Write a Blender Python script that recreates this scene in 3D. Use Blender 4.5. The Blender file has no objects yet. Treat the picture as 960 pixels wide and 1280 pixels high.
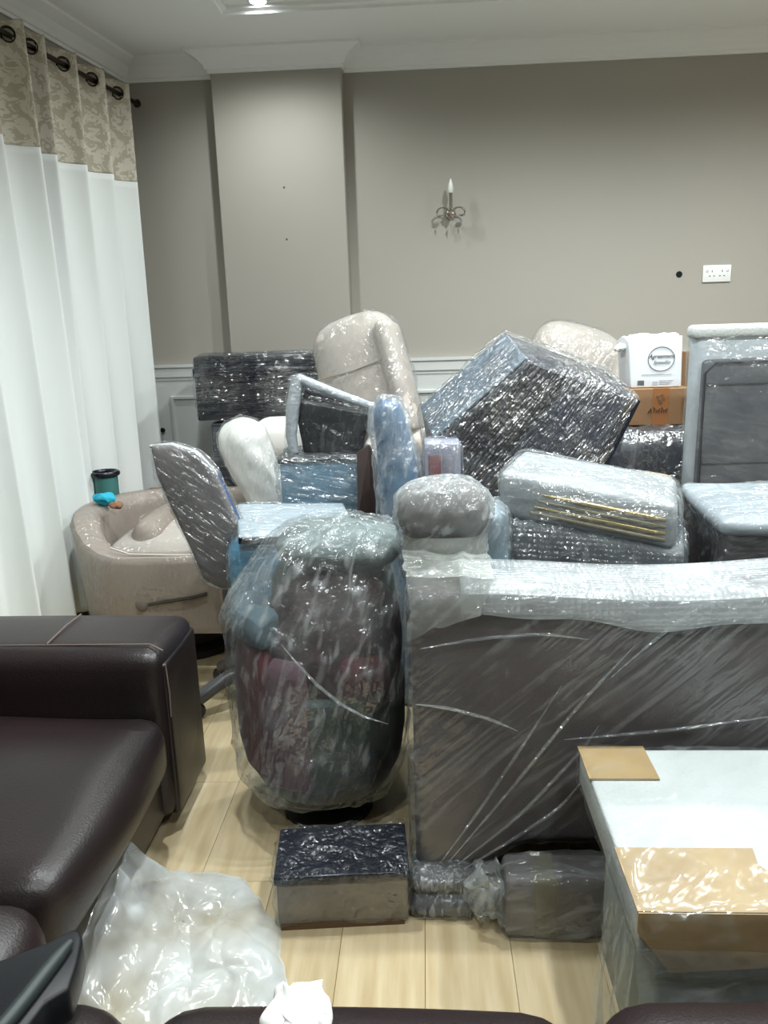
import bpy, bmesh, math, random
import numpy as np
from mathutils import Vector, Matrix, Euler, noise as mnoise
random.seed(7)
sc = bpy.context.scene
col = sc.collection
PI = math.pi

# ------------------------------------------------------------------ camera
H, F, PITCH, ROLL, YAW = 1.35, 970.0, 13.5, -1.75, 3.25
def _axes():
    p, r, y = (math.radians(a) for a in (PITCH, ROLL, YAW))
    fwd = Vector((-math.sin(y)*math.cos(p), math.cos(y)*math.cos(p), -math.sin(p)))
    r0 = Vector((math.cos(y), math.sin(y), 0)); u0 = r0.cross(fwd)
    return (math.cos(r)*r0 + math.sin(r)*u0, -math.sin(r)*r0 + math.cos(r)*u0, fwd)
RX, UX, FX = _axes()
cam_d = bpy.data.cameras.new('camera'); cam = bpy.data.objects.new('camera', cam_d); col.objects.link(cam)
m = Matrix.Identity(4)
for i in range(3):
    m[i][0], m[i][1], m[i][2] = RX[i], UX[i], -FX[i]
m[2][3] = H
cam.matrix_world = m
cam_d.sensor_fit = 'VERTICAL'; cam_d.sensor_height = 36.0; cam_d.lens = F/1280*36.0
cam_d.clip_start = 0.02
sc.camera = cam
def ray(x, y): return FX + RX*((x-480)/F) - UX*((y-640)/F)
O = Vector((0, 0, H))
def PY(x, y, Y): d = ray(x, y); return O + d*(Y/d.y)      # pixel seen at depth Y
def PZ(x, y, Z): d = ray(x, y); return O + d*((Z-H)/d.z)  # pixel seen at height Z

# ------------------------------------------------------------------ world, exposure
w = bpy.data.worlds.new('world'); sc.world = w; w.use_nodes = True
w.node_tree.nodes['Background'].inputs[0].default_value = (0.5, 0.52, 0.55, 1)
w.node_tree.nodes['Background'].inputs[1].default_value = 0.15
sc.view_settings.view_transform = 'Standard'; sc.view_settings.look = 'None'
sc.view_settings.gamma = 1.0; sc.view_settings.use_curve_mapping = False
sc.view_settings.exposure = 0.35
sc.cycles.transparent_max_bounces = 24
sc.cycles.max_bounces = 8; sc.cycles.diffuse_bounces = 6
sc.cycles.sample_clamp_indirect = 4.0
sc.cycles.caustics_reflective = False; sc.cycles.caustics_refractive = False
LAMP_W = 92.0

# ------------------------------------------------------------------ materials
def lin(c):
    return tuple(((v/255)/12.92 if v/255 <= .04045 else ((v/255+.055)/1.055)**2.4) for v in c) + (1,)
MATS = {}
def nn(nt, t, **kw):
    n = nt.nodes.new(t)
    for k, v in kw.items():
        setattr(n, k, v)
    return n
def mat(name, rgb, rough=.5, spec=.5, metal=0, bump=0, bscale=60, bstretch=None, rgb2=None, cscale=8, coat=0, sheen=0, detail=4, cstretch=None, trans=0, rand=0, emis=0):
    if name in MATS: return MATS[name]
    M = bpy.data.materials.new(name); M.use_nodes = True; nt = M.node_tree; L = nt.links
    b = nt.nodes['Principled BSDF']
    b.inputs['Base Color'].default_value = lin(rgb); b.inputs['Roughness'].default_value = rough
    b.inputs['Specular IOR Level'].default_value = spec; b.inputs['Metallic'].default_value = metal
    b.inputs['Coat Weight'].default_value = coat; b.inputs['Coat Roughness'].default_value = .15
    b.inputs['Sheen Weight'].default_value = sheen
    b.inputs['Transmission Weight'].default_value = trans
    if emis:
        b.inputs['Emission Color'].default_value = lin(rgb); b.inputs['Emission Strength'].default_value = emis
    tc = nn(nt, 'ShaderNodeTexCoord')
    def co(st):
        if st is None: return tc.outputs['Object']
        mp = nn(nt, 'ShaderNodeMapping'); mp.inputs['Scale'].default_value = st
        L.new(tc.outputs['Object'], mp.inputs['Vector']); return mp.outputs['Vector']
    if rgb2 or rand:
        n = nn(nt, 'ShaderNodeTexNoise'); n.inputs['Scale'].default_value = cscale; n.inputs['Detail'].default_value = 5
        L.new(co(cstretch), n.inputs['Vector'])
        mx = nn(nt, 'ShaderNodeMix', data_type='RGBA')
        mx.inputs[6].default_value = lin(rgb); mx.inputs[7].default_value = lin(rgb2 or rgb)
        r = nn(nt, 'ShaderNodeMapRange'); r.inputs[1].default_value = .35; r.inputs[2].default_value = .65
        L.new(n.outputs[0], r.inputs[0]); L.new(r.outputs[0], mx.inputs[0])
        out = mx.outputs[2]
        if rand:
            oi = nn(nt, 'ShaderNodeObjectInfo'); mr = nn(nt, 'ShaderNodeMapRange')
            mr.inputs[3].default_value = 1-rand; mr.inputs[4].default_value = 1+rand
            hs = nn(nt, 'ShaderNodeHueSaturation')
            L.new(oi.outputs['Random'], mr.inputs[0]); L.new(mr.outputs[0], hs.inputs['Value']); L.new(out, hs.inputs['Color']); out = hs.outputs[0]
        L.new(out, b.inputs['Base Color'])
    if bump:
        n = nn(nt, 'ShaderNodeTexNoise'); n.inputs['Scale'].default_value = bscale; n.inputs['Detail'].default_value = detail
        L.new(co(bstretch), n.inputs['Vector'])
        bp = nn(nt, 'ShaderNodeBump'); bp.inputs['Strength'].default_value = bump; bp.inputs['Distance'].default_value = .01
        L.new(n.outputs[0], bp.inputs['Height']); L.new(bp.outputs[0], b.inputs['Normal'])
    MATS[name] = M
    return M

def film_mat(name, sdir=(1, 0, 0), haze=.12, gloss=.12, rough=.19, stretch=6, scale=11, bump=1.0, crinkle=38, tint=(250, 252, 253), bubble=0, hazecol=(215, 222, 224), streak_haze=.3):
    """clear stretch film: mostly see-through, glossy, with a milky haze gathered in the pulled streaks"""
    if name in MATS: return MATS[name]
    M = bpy.data.materials.new(name); M.use_nodes = True; nt = M.node_tree; L = nt.links
    for n in list(nt.nodes): nt.nodes.remove(n)
    out = nn(nt, 'ShaderNodeOutputMaterial')
    tc = nn(nt, 'ShaderNodeTexCoord')
    a = Vector(sdir).normalized(); q = a.rotation_difference(Vector((1, 0, 0)))
    m1 = nn(nt, 'ShaderNodeMapping'); m1.inputs['Rotation'].default_value = q.to_euler()
    m2 = nn(nt, 'ShaderNodeMapping'); m2.inputs['Scale'].default_value = (1, stretch, stretch)
    L.new(tc.outputs['Object'], m1.inputs[0]); L.new(m1.outputs[0], m2.inputs[0])
    n1 = nn(nt, 'ShaderNodeTexNoise'); n1.inputs['Scale'].default_value = scale; n1.inputs['Detail'].default_value = 1.2; n1.inputs['Roughness'].default_value = .5; n1.inputs['Distortion'].default_value = .3
    L.new(m2.outputs[0], n1.inputs['Vector'])
    n2 = nn(nt, 'ShaderNodeTexNoise'); n2.inputs['Scale'].default_value = crinkle; n2.inputs['Detail'].default_value = 1; n2.inputs['Distortion'].default_value = .6
    L.new(tc.outputs['Object'], n2.inputs['Vector'])
    n3 = nn(nt, 'ShaderNodeTexNoise'); n3.inputs['Scale'].default_value = 5; n3.inputs['Detail'].default_value = 3
    L.new(tc.outputs['Object'], n3.inputs['Vector'])
    ad = nn(nt, 'ShaderNodeMath', operation='MULTIPLY_ADD'); ad.inputs[1].default_value = .6
    L.new(n2.outputs[0], ad.inputs[0]); L.new(n1.outputs[0], ad.inputs[2])
    h = ad.outputs[0]
    if bubble:
        v = nn(nt, 'ShaderNodeTexVoronoi'); v.inputs['Scale'].default_value = bubble; v.inputs['Randomness'].default_value = .25
        L.new(tc.outputs['Object'], v.inputs['Vector'])
        a2 = nn(nt, 'ShaderNodeMath', operation='MULTIPLY_ADD'); a2.inputs[1].default_value = -.8
        L.new(v.outputs['Distance'], a2.inputs[0]); L.new(h, a2.inputs[2]); h = a2.outputs[0]
    bp = nn(nt, 'ShaderNodeBump'); bp.inputs['Strength'].default_value = bump; bp.inputs['Distance'].default_value = .016
    L.new(h, bp.inputs['Height'])
    gl = nn(nt, 'ShaderNodeBsdfGlossy'); gl.inputs['Roughness'].default_value = rough; gl.inputs['Color'].default_value = (1, 1, 1, 1)
    L.new(bp.outputs[0], gl.inputs['Normal'])
    tr = nn(nt, 'ShaderNodeBsdfTransparent'); tr.inputs['Color'].default_value = lin(tint)
    df = nn(nt, 'ShaderNodeBsdfDiffuse'); df.inputs['Color'].default_value = lin(hazecol)
    tl = nn(nt, 'ShaderNodeBsdfTranslucent'); tl.inputs['Color'].default_value = lin(hazecol)
    dt = nn(nt, 'ShaderNodeMixShader'); dt.inputs[0].default_value = .35; L.new(df.outputs[0], dt.inputs[1]); L.new(tl.outputs[0], dt.inputs[2])
    # haze factor
    r1 = nn(nt, 'ShaderNodeMapRange'); r1.inputs[1].default_value = .52; r1.inputs[2].default_value = .75; r1.inputs[4].default_value = streak_haze
    L.new(n1.outputs[0], r1.inputs[0])
    r2 = nn(nt, 'ShaderNodeMapRange'); r2.inputs[1].default_value = .35; r2.inputs[2].default_value = .7; r2.inputs[3].default_value = haze*.4; r2.inputs[4].default_value = haze*1.6
    L.new(n3.outputs[0], r2.inputs[0])
    sm = nn(nt, 'ShaderNodeMath', operation='ADD', use_clamp=True); L.new(r1.outputs[0], sm.inputs[0]); L.new(r2.outputs[0], sm.inputs[1])
    x1 = nn(nt, 'ShaderNodeMixShader'); L.new(sm.outputs[0], x1.inputs[0]); L.new(tr.outputs[0], x1.inputs[1]); L.new(dt.outputs[0], x1.inputs[2])
    r3 = nn(nt, 'ShaderNodeMapRange'); r3.inputs[1].default_value = .38; r3.inputs[2].default_value = .62; r3.inputs[3].default_value = gloss*.22; r3.inputs[4].default_value = gloss*1.1
    L.new(n3.outputs[0], r3.inputs[0])
    fr = nn(nt, 'ShaderNodeFresnel'); fr.inputs['IOR'].default_value = 1.3
    fa = nn(nt, 'ShaderNodeMath', operation='MULTIPLY_ADD', use_clamp=True); fa.inputs[1].default_value = .2; L.new(r3.outputs[0], fa.inputs[2])
    L.new(fr.outputs[0], fa.inputs[0])
    x2 = nn(nt, 'ShaderNodeMixShader'); L.new(fa.outputs[0], x2.inputs[0]); L.new(x1.outputs[0], x2.inputs[1]); L.new(gl.outputs[0], x2.inputs[2])
    L.new(x2.outputs[0], out.inputs[0])
    MATS[name] = M
    return M

# ------------------------------------------------------------------ numpy noise
def _h(ix, iy, iz, s):
    n = (ix*374761393 + iy*668265263 + iz*2147483647 + s*974634777) & 0xffffffff
    n = ((n ^ (n >> 13))*1274126177) & 0xffffffff
    n = ((n ^ (n >> 16))*2246822519) & 0xffffffff
    return ((n ^ (n >> 15)) & 0xffff)/65535.0
def vn(P, s=0):
    P = np.asarray(P, float); i = np.floor(P).astype(np.int64); f = P-i; f = f*f*(3-2*f)
    x, y, z = i[:, 0], i[:, 1], i[:, 2]; r = 0
    for dx in (0, 1):
        for dy in (0, 1):
            for dz in (0, 1):
                wgt = (f[:, 0] if dx else 1-f[:, 0])*(f[:, 1] if dy else 1-f[:, 1])*(f[:, 2] if dz else 1-f[:, 2])
                r = r + wgt*_h(x+dx, y+dy, z+dz, s)
    return r
def fbm(P, s=0, o=3):
    r = 0; a = .5
    P = np.asarray(P, float)
    for k in range(o): r = r + a*vn(P*2**k, s+k); a *= .5
    return r
def ridge(P, s=0):
    return (1-np.abs(2*vn(P, s)-1))**3

# ------------------------------------------------------------------ objects
def tag(o, label=None, cat=None, group=None, kind=None):
    if label: o['label'] = label
    if cat: o['category'] = cat
    if group: o['group'] = group
    if kind: o['kind'] = kind
    return o
def thing(name, label, cat, loc=(0, 0, 0), rz=0, group=None):
    o = bpy.data.objects.new(name, None); col.objects.link(o); o.empty_display_size = .1
    o.location = loc; o.rotation_euler = (0, 0, rz)
    return tag(o, label, cat, group)
def obj(name, vf, material, parent=None, smooth=True, loc=None):
    v, f = vf
    me = bpy.data.meshes.new(name); me.from_pydata([tuple(p) for p in v], [], [tuple(q) for q in f])
    bm = bmesh.new(); bm.from_mesh(me); bmesh.ops.recalc_face_normals(bm, faces=bm.faces); bm.to_mesh(me); bm.free()
    me.materials.append(material)
    if smooth:
        me.polygons.foreach_set('use_smooth', [True]*len(me.polygons))
        me.set_sharp_from_angle(angle=math.radians(45))
    o = bpy.data.objects.new(name, me); col.objects.link(o)
    if parent: o.parent = parent
    if loc: o.location = loc
    return o
def loc_of(vf, root):
    """world coordinates into a root's local ones"""
    mi = (Matrix.Translation(root.location) @ root.rotation_euler.to_matrix().to_4x4()).inverted()
    return [mi @ Vector(p) for p in vf[0]], vf[1]

# ------------------------------------------------------------------ shapes: each gives (verts, faces)
def join(*l):
    V, Fc = [], []
    for v, f in l:
        n = len(V); V += list(v); Fc += [tuple(i+n for i in q) for q in f]
    return V, Fc
def xf(vf, loc=(0, 0, 0), rot=(0, 0, 0), scale=(1, 1, 1)):
    M = Matrix.Translation(loc) @ Euler(rot).to_matrix().to_4x4() @ Matrix.Diagonal((*scale, 1))
    return [M @ Vector(p) for p in vf[0]], vf[1]
def box(x0, x1, y0, y1, z0, z1):
    v = [(x, y, z) for x in (x0, x1) for y in (y0, y1) for z in (z0, z1)]
    return v, [(0, 1, 3, 2), (4, 6, 7, 5), (0, 4, 5, 1), (2, 3, 7, 6), (0, 2, 6, 4), (1, 5, 7, 3)]
def rbox(x0, x1, y0, y1, z0, z1, r=.03, n=None, puff=0, fn=None, step=.05):
    """rounded (optionally puffed) box on a welded cube grid; fn moves an Nx3 array"""
    s = (x1-x0, y1-y0, z1-z0); c = ((x0+x1)/2, (y0+y1)/2, (z0+z1)/2)
    r = min(r, min(s)/2*.98)
    def ticks(L):
        k = max(2, int(round((L-2*r)/step)))
        e = [-L/2 + r*(1-math.cos(a)) for a in (0, .55, 1.05)]
        inn = [-L/2 + r + (L-2*r)*i/k for i in range(k+1)]
        return e + inn + [-q for q in reversed(e)]
    T = [ticks(L) for L in s]; idx = {}; V = []; Fc = []
    def vid(p):
        k = tuple(round(q, 6) for q in p)
        if k not in idx: idx[k] = len(V); V.append(p)
        return idx[k]
    for ax in range(3):
        u, v_ = [(1, 2), (2, 0), (0, 1)][ax]
        for sg in (-1, 1):
            for i in range(len(T[u])-1):
                for j in range(len(T[v_])-1):
                    q = []
                    for (a, b) in ((i, j), (i+1, j), (i+1, j+1), (i, j+1)):
                        p = [0, 0, 0]; p[ax] = sg*s[ax]/2; p[u] = T[u][a]; p[v_] = T[v_][b]; q.append(vid(tuple(p)))
                    Fc.append(tuple(q) if sg > 0 else tuple(reversed(q)))
    A = np.array(V); hs = np.array(s)/2
    inner = np.clip(A, -(hs-r), hs-r); d = A-inner; ln = np.linalg.norm(d, axis=1, keepdims=True); ln[ln == 0] = 1
    A2 = inner + d/ln*r
    if puff:
        u = A2/hs
        for ax in range(3):
            o1, o2 = [(1, 2), (2, 0), (0, 1)][ax]
            A2[:, ax] += puff*u[:, ax]*np.clip(1-u[:, o1]**2, 0, 1)*np.clip(1-u[:, o2]**2, 0, 1)
    A2 = A2 + np.array(c)
    if fn: A2 = fn(A2)
    return [tuple(p) for p in A2], Fc
def lathe(prof, n=32, cap=True):
    V, Fc = [], []
    for (r, z) in prof:
        for k in range(n):
            a = 2*PI*k/n; V.append((r*math.cos(a), r*math.sin(a), z))
    for i in range(len(prof)-1):
        for k in range(n):
            Fc.append((i*n+k, i*n+(k+1) % n, (i+1)*n+(k+1) % n, (i+1)*n+k))
    if cap:
        Fc.append(tuple(reversed(range(n)))); Fc.append(tuple((len(prof)-1)*n+k for k in range(n)))
    return V, Fc
def tube(pts, rad, n=10, closed=False):
    pts = [Vector(p) for p in pts]; m_ = len(pts)
    rad = rad if isinstance(rad, (list, tuple)) else [rad]*m_
    V, Fc = [], []; up = None
    for i, p in enumerate(pts):
        if closed: t = (pts[(i+1) % m_]-pts[i-1]).normalized()
        else: t = (pts[min(i+1, m_-1)]-pts[max(i-1, 0)]).normalized()
        if up is None:
            up = t.orthogonal().normalized()
        up = (up - t*up.dot(t)).normalized(); sd = t.cross(up)
        for k in range(n):
            a = 2*PI*k/n; V.append(p + (up*math.cos(a)+sd*math.sin(a))*rad[i])
    for i in range(m_ if closed else m_-1):
        for k in range(n):
            j = (i+1) % m_
            Fc.append((i*n+k, i*n+(k+1) % n, j*n+(k+1) % n, j*n+k))
    if not closed:
        Fc.append(tuple(reversed(range(n)))); Fc.append(tuple((m_-1)*n+k for k in range(n)))
    return V, Fc
def prism(poly, vec):
    poly = [Vector(p) for p in poly]; vec = Vector(vec); n = len(poly)
    V = poly + [p+vec for p in poly]
    Fc = [tuple(range(n)), tuple(reversed(range(n, 2*n)))] + [(i, i+n, (i+1) % n+n, (i+1) % n) for i in range(n)]
    return V, Fc
def torus(R, r, n=24, k=8):
    return tube([(R*math.cos(2*PI*i/n), R*math.sin(2*PI*i/n), 0) for i in range(n)], r, k, closed=True)
def disc(r, n=24, z=0, t=.002):
    return lathe([(r, z), (r, z+t)], n)
def bevel(vf, w_=.006, seg=2):
    bm = bmesh.new(); vs = [bm.verts.new(p) for p in vf[0]]
    for f in vf[1]: bm.faces.new([vs[i] for i in f])
    bmesh.ops.recalc_face_normals(bm, faces=bm.faces)
    bmesh.ops.bevel(bm, geom=list(bm.edges), offset=w_, segments=seg, profile=.5, affect='EDGES', clamp_overlap=True)
    bm.verts.index_update()
    r = [tuple(v.co) for v in bm.verts], [tuple(v.index for v in f.verts) for f in bm.faces]
    bm.free(); return r

def remesh(vf, vox, hull):
    bm = bmesh.new(); vs = [bm.verts.new(p) for p in vf[0]]
    if hull:
        res = bmesh.ops.convex_hull(bm, input=bm.verts)
        junk = [g for g in res['geom_interior'] + res['geom_unused'] if isinstance(g, bmesh.types.BMVert)]
        bmesh.ops.delete(bm, geom=list(set(junk)), context='VERTS')
    else:
        for f in vf[1]:
            try: bm.faces.new([vs[i] for i in f])
            except ValueError: pass
    bmesh.ops.recalc_face_normals(bm, faces=bm.faces)
    me = bpy.data.meshes.new('tmp'); bm.to_mesh(me); bm.free()
    o = bpy.data.objects.new('tmp', me); col.objects.link(o)
    md = o.modifiers.new('r', 'REMESH'); md.mode = 'VOXEL'; md.voxel_size = vox
    dg = bpy.context.evaluated_depsgraph_get(); e = o.evaluated_get(dg); m2 = e.to_mesh()
    n = len(m2.vertices); A = np.empty(n*3); m2.vertices.foreach_get('co', A); A = A.reshape(-1, 3)
    fl = [tuple(p.vertices) for p in m2.polygons]
    e.to_mesh_clear(); bpy.data.objects.remove(o); bpy.data.meshes.remove(me)
    return A, fl
def normals(A, fl):
    Fq = np.array([f if len(f) == 4 else (f[0], f[1], f[2], f[2]) for f in fl])
    n = np.cross(A[Fq[:, 2]]-A[Fq[:, 0]], A[Fq[:, 3]]-A[Fq[:, 1]])
    N = np.zeros_like(A)
    for k in range(4): np.add.at(N, Fq[:, k], n)
    l = np.linalg.norm(N, axis=1, keepdims=True); l[l == 0] = 1
    return N/l, Fq
def smooth_(A, Fq, it):
    for _ in range(it):
        S = np.zeros_like(A); c = np.zeros((len(A), 1))
        for k in range(4):
            a, b = Fq[:, k], Fq[:, (k+1) % 4]
            np.add.at(S, a, A[b]); np.add.at(S, b, A[a]); np.add.at(c, a, 1); np.add.at(c, b, 1)
        A = A*.4 + .6*S/np.maximum(c, 1)
    return A
def film(root, parts, material, vox=.011, off=.004, amp=.008, sdir=(1, 0, 0), freq=22, stretch=7, hull=True, seed=1, smooth=2, sag=0, name='plastic_wrap', zmin=None, fine=.35):
    """stretch film pulled over the parts: hull or union, remeshed and wrinkled along sdir"""
    vf = join(*[([v.co.copy() for v in p.data.vertices], [tuple(q.vertices) for q in p.data.polygons]) for p in parts])
    A, fl = remesh(vf, vox, hull); N, Fq = normals(A, fl)
    A = smooth_(A + N*off, Fq, smooth); N, Fq = normals(A, fl)
    a = Vector(sdir).normalized(); q = a.rotation_difference(Vector((1, 0, 0))).to_matrix(); Q = np.array(q)
    B = A @ Q.T * freq; S = B*np.array([1/stretch, 1, 1])
    warp = fbm(A*4, seed+9)[:, None]*3
    d = amp*(ridge(S+warp, seed) - .35) + amp*fine*(ridge(B*1.3+warp, seed+3)) + amp*.9*(fbm(A*6, seed+5)-.45)*2*(1 if sag == 0 else sag)
    d = np.maximum(d, -off*.7) if hull else d
    A = A + N*d[:, None]
    if zmin is not None: A[:, 2] = np.maximum(A[:, 2], zmin)
    o = obj(name, (A, fl), material, root)
    o.data.polygons.foreach_set('use_smooth', [True]*len(o.data.polygons))
    return o
def crumple(vf, amp, f=10, seed=0):
    A = np.array([tuple(p) for p in vf[0]])
    D = np.stack([ridge(A*f+7*k, seed+k)-.35 for k in range(3)], 1)*amp + np.stack([fbm(A*f*.6, seed+11+k)-.45 for k in range(3)], 1)*amp*1.5
    return [tuple(p) for p in A+D], vf[1]

# ------------------------------------------------------------------ palette
wallm = mat('wall_paint', (164, 160, 151), .75, .3, bump=.03, bscale=160)
whitem = mat('white_paint', (205, 208, 206), .5, .4)
ceilm = mat('ceiling_paint', (236, 238, 236), .85, .2)
leather = mat('brown_leather', (31, 25, 25), .36, .5, bump=.12, bscale=220, rgb2=(38, 27, 28), cscale=3)
stitchm = mat('stitch_thread', (112, 98, 92), .7)
darkm = mat('dark_plinth', (22, 18, 17), .6)
blackm = mat('black_lacquer', (18, 23, 36), .25, .5)
charm = mat('charcoal_panel', (44, 47, 56), .4, .5)
slatem = mat('slate_panel', (50, 54, 66), .4)
beigem = mat('beige_fabric', (196, 185, 175), .8, .2, bump=.1, bscale=300, sheen=.2)
creamm = mat('cream_fabric', (240, 238, 232), .8, .2, bump=.1, bscale=250)
greym = mat('mauve_grey_fabric', (104, 96, 95), .85, .2, bump=.15, bscale=350, rgb2=(86, 79, 80), cscale=4)
darkgrey = mat('dark_grey_fabric', (62, 61, 63), .8, .2, bump=.2, bscale=300)
greenm = mat('dark_green_velvet', (40, 56, 52), .8, .2, sheen=.3, rgb2=(52, 70, 64), cscale=6)
maroonm = mat('maroon_velvet', (98, 24, 38), .7, .3, sheen=.2, rgb2=(74, 20, 32), cscale=7)
bluem = mat('blue_fabric', (80, 118, 144), .7, .3, rgb2=(50, 88, 128), cscale=5)
brownm = mat('dark_brown_panel', (60, 48, 46), .45)
cardm = mat('cardboard', (148, 116, 86), .8, .2, bump=.08, bscale=80, bstretch=(1, 1, 6), rgb2=(138, 106, 76), cscale=5)
tapem = mat('brown_tape', (168, 144, 104), .4, .5, bump=.1, bscale=40, rgb2=(158, 132, 92), cscale=9)
foamm = mat('white_foam', (186, 190, 188), .7, .3, bump=.3, bscale=120)
metalm = mat('dark_bronze', (58, 50, 40), .35, .5, metal=.9)
chrome = mat('polished_nickel', (190, 182, 172), .18, .5, metal=1)
plugm = mat('white_plastic', (232, 234, 232), .35)
inkm = mat('dark_ink', (70, 76, 80), .6)
woodm = mat('pale_wood', (190, 176, 146), .5, rgb2=(176, 160, 128), cscale=6, cstretch=(1, 8, 8))
goldm = mat('gold_trim', (178, 158, 104), .28, .5, metal=.8)

# ================================================================== SETTING
D = 4.35; ZC = 2.70; XR = 2.7; YN = -1.7
def xw(y): return -1.52-(D-y)*.15            # the window wall runs slightly splayed
fl = obj('floor', box(-2.3, XR, YN, D, -.06, -.008), mat('subfloor', (150, 134, 104), .8), smooth=False); tag(fl, kind='structure')
plankm = mat('oak_laminate', (204, 188, 154), .42, .4, rgb2=(184, 164, 126), cscale=3.2, cstretch=(9, .9, 9), rand=.05, bump=.04, bscale=40, bstretch=(8, .6, 8))
pw = .19; k = 0
x = -2.3
while x < XR-.01:
    y = YN - random.uniform(0, 1.1); 
    while y < D-.01:
        a, b = max(y, YN), min(y+1.28, D); xx = min(x+pw, XR)
        if b-a > .03:
            pl = box(0, xx-x-.0009, 0, b-a-.0009, -.008, 0)
            o = obj('plank', bevel(pl, .0007, 1), plankm, fl, smooth=False, loc=(x, a, 0))
        y += 1.28
    x += pw
wb = obj('wall_back', box(-2.0, XR+.1, D, D+.12, 0, ZC+.15), wallm, smooth=False); tag(wb, kind='structure')
pv = [(xw(YN), YN, 0), (xw(D), D, 0), (xw(D)-.12, D, 0), (xw(YN)-.12, YN, 0)]
wl = obj('wall_left', prism(pv, (0, 0, ZC+.15)), wallm, smooth=False); tag(wl, kind='structure')
wr = obj('wall_right', box(XR, XR+.12, YN, D, 0, ZC+.15), wallm, smooth=False); tag(wr, kind='structure')
wn = obj('wall_near', box(-2.5, XR+.1, YN-.12, YN, 0, ZC+.15), wallm, smooth=False); tag(wn, kind='structure')
# pilaster
PX0, PX1, PD = -1.05, -.39, .09
pil = obj('wall_pilaster', bevel(box(PX0, PX1, D-PD, D, 0, ZC), .004, 1), wallm, smooth=False); tag(pil, kind='structure')
# ceiling with a shallow tray
TX0, TX1, TY0, TY1, TZ = -.86, 2.1, -1.2, 3.80, .032
ce = obj('ceiling', join(box(-2.6, XR+.1, TY1, D+.1, ZC, ZC+.12), box(-2.6, XR+.1, YN-.1, TY0, ZC, ZC+.12), box(-2.6, TX0, TY0, TY1, ZC, ZC+.12), box(TX1, XR+.1, TY0, TY1, ZC, ZC+.12), box(TX0-.05, TX1+.05, TY0-.05, TY1+.05, ZC+TZ, ZC+.14)), ceilm, smooth=False)
tag(ce, kind='structure')
def sweep(path, prof):
    """profile (inset, z) run along a wall path with mitred corners; the room is on the right of the path"""
    n = len(path); V = []; Fc = []
    P2 = [Vector((p[0], p[1])) for p in path]
    for i in range(n):
        ns = []
        for (a, b) in ((i-1, i), (i, i+1)):
            if 0 <= a and b < n:
                d = (P2[b]-P2[a]).normalized(); ns.append(Vector((d.y, -d.x)))
        if len(ns) == 2:
            mdir = (ns[0]+ns[1]).normalized(); mdir = mdir/max(.3, mdir.dot(ns[0]))
        else: mdir = ns[0]
        for (o_, z) in prof:
            q = P2[i] + mdir*o_; V.append((q.x, q.y, z))
    k = len(prof)
    for i in range(n-1):
        for j in range(k):
            Fc.append((i*k+j, (i+1)*k+j, (i+1)*k+(j+1) % k, i*k+(j+1) % k))
    Fc.append(tuple(range(k))); Fc.append(tuple(reversed(range((n-1)*k, n*k))))
    return V, Fc
wpath = [(xw(YN), YN), (xw(D), D), (PX0, D), (PX0, D-PD), (PX1, D-PD), (PX1, D), (XR, D)]
cprof = [(0, ZC), (.105, ZC), (.105, ZC-.012), (.09, ZC-.018), (.055, ZC-.035), (.03, ZC-.06), (.02, ZC-.078), (.012, ZC-.08), (.012, ZC-.095), (0, ZC-.095)]
t1 = obj('trim_1', sweep(wpath, cprof), ceilm, smooth=False); tag(t1, kind='structure')
# tray lip
lp = [(TX0, TY0), (TX0, TY1), (TX1, TY1), (TX1, TY0), (TX0, TY0)]
t2 = obj('trim_2', sweep(lp, [(0, ZC+.012), (.02, ZC+.018), (.02, ZC+.032), (0, ZC+.032)]), ceilm, smooth=False); tag(t2, kind='structure')
# wainscot: boards, dado rail, panel mouldings
bp_ = wpath[1:]
t3 = obj('trim_3', sweep(bp_, [(0, 0), (.014, 0), (.014, 1.10), (0, 1.10)]), whitem, smooth=False); tag(t3, kind='structure')
t4 = obj('trim_4', sweep(bp_, [(0, 1.085), (.018, 1.085), (.018, 1.10), (.026, 1.105), (.026, 1.15), (.034, 1.158), (.034, 1.172), (0, 1.172)]), whitem, smooth=False); tag(t4, kind='structure')
bb = obj('baseboard_back', sweep(bp_, [(.014, 0), (.03, 0), (.03, .13), (.022, .145), (.014, .145)]), whitem, smooth=False); tag(bb, kind='structure')
for (a, b) in ((-1.43, -1.13), (-.30, .42), (.52, 1.24), (1.34, 2.06)):
    ring = [(a, .24), (b, .24), (b, 1.0), (a, 1.0)]
    V = []; Fc = []
    for (ins, dep) in ((0, .014), (.004, .028), (.016, .028), (.024, .014)):
        for (px_, pz_) in ring:
            V.append((px_+(ins if px_ == a else -ins), D-dep, pz_+(ins if pz_ == .24 else -ins)))
    for r_ in range(3):
        for c_ in range(4): Fc.append((r_*4+c_, r_*4+(c_+1) % 4, r_*4+4+(c_+1) % 4, r_*4+4+c_))
    obj('panel_moulding', (V, Fc), whitem, t3, smooth=False)
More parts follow.
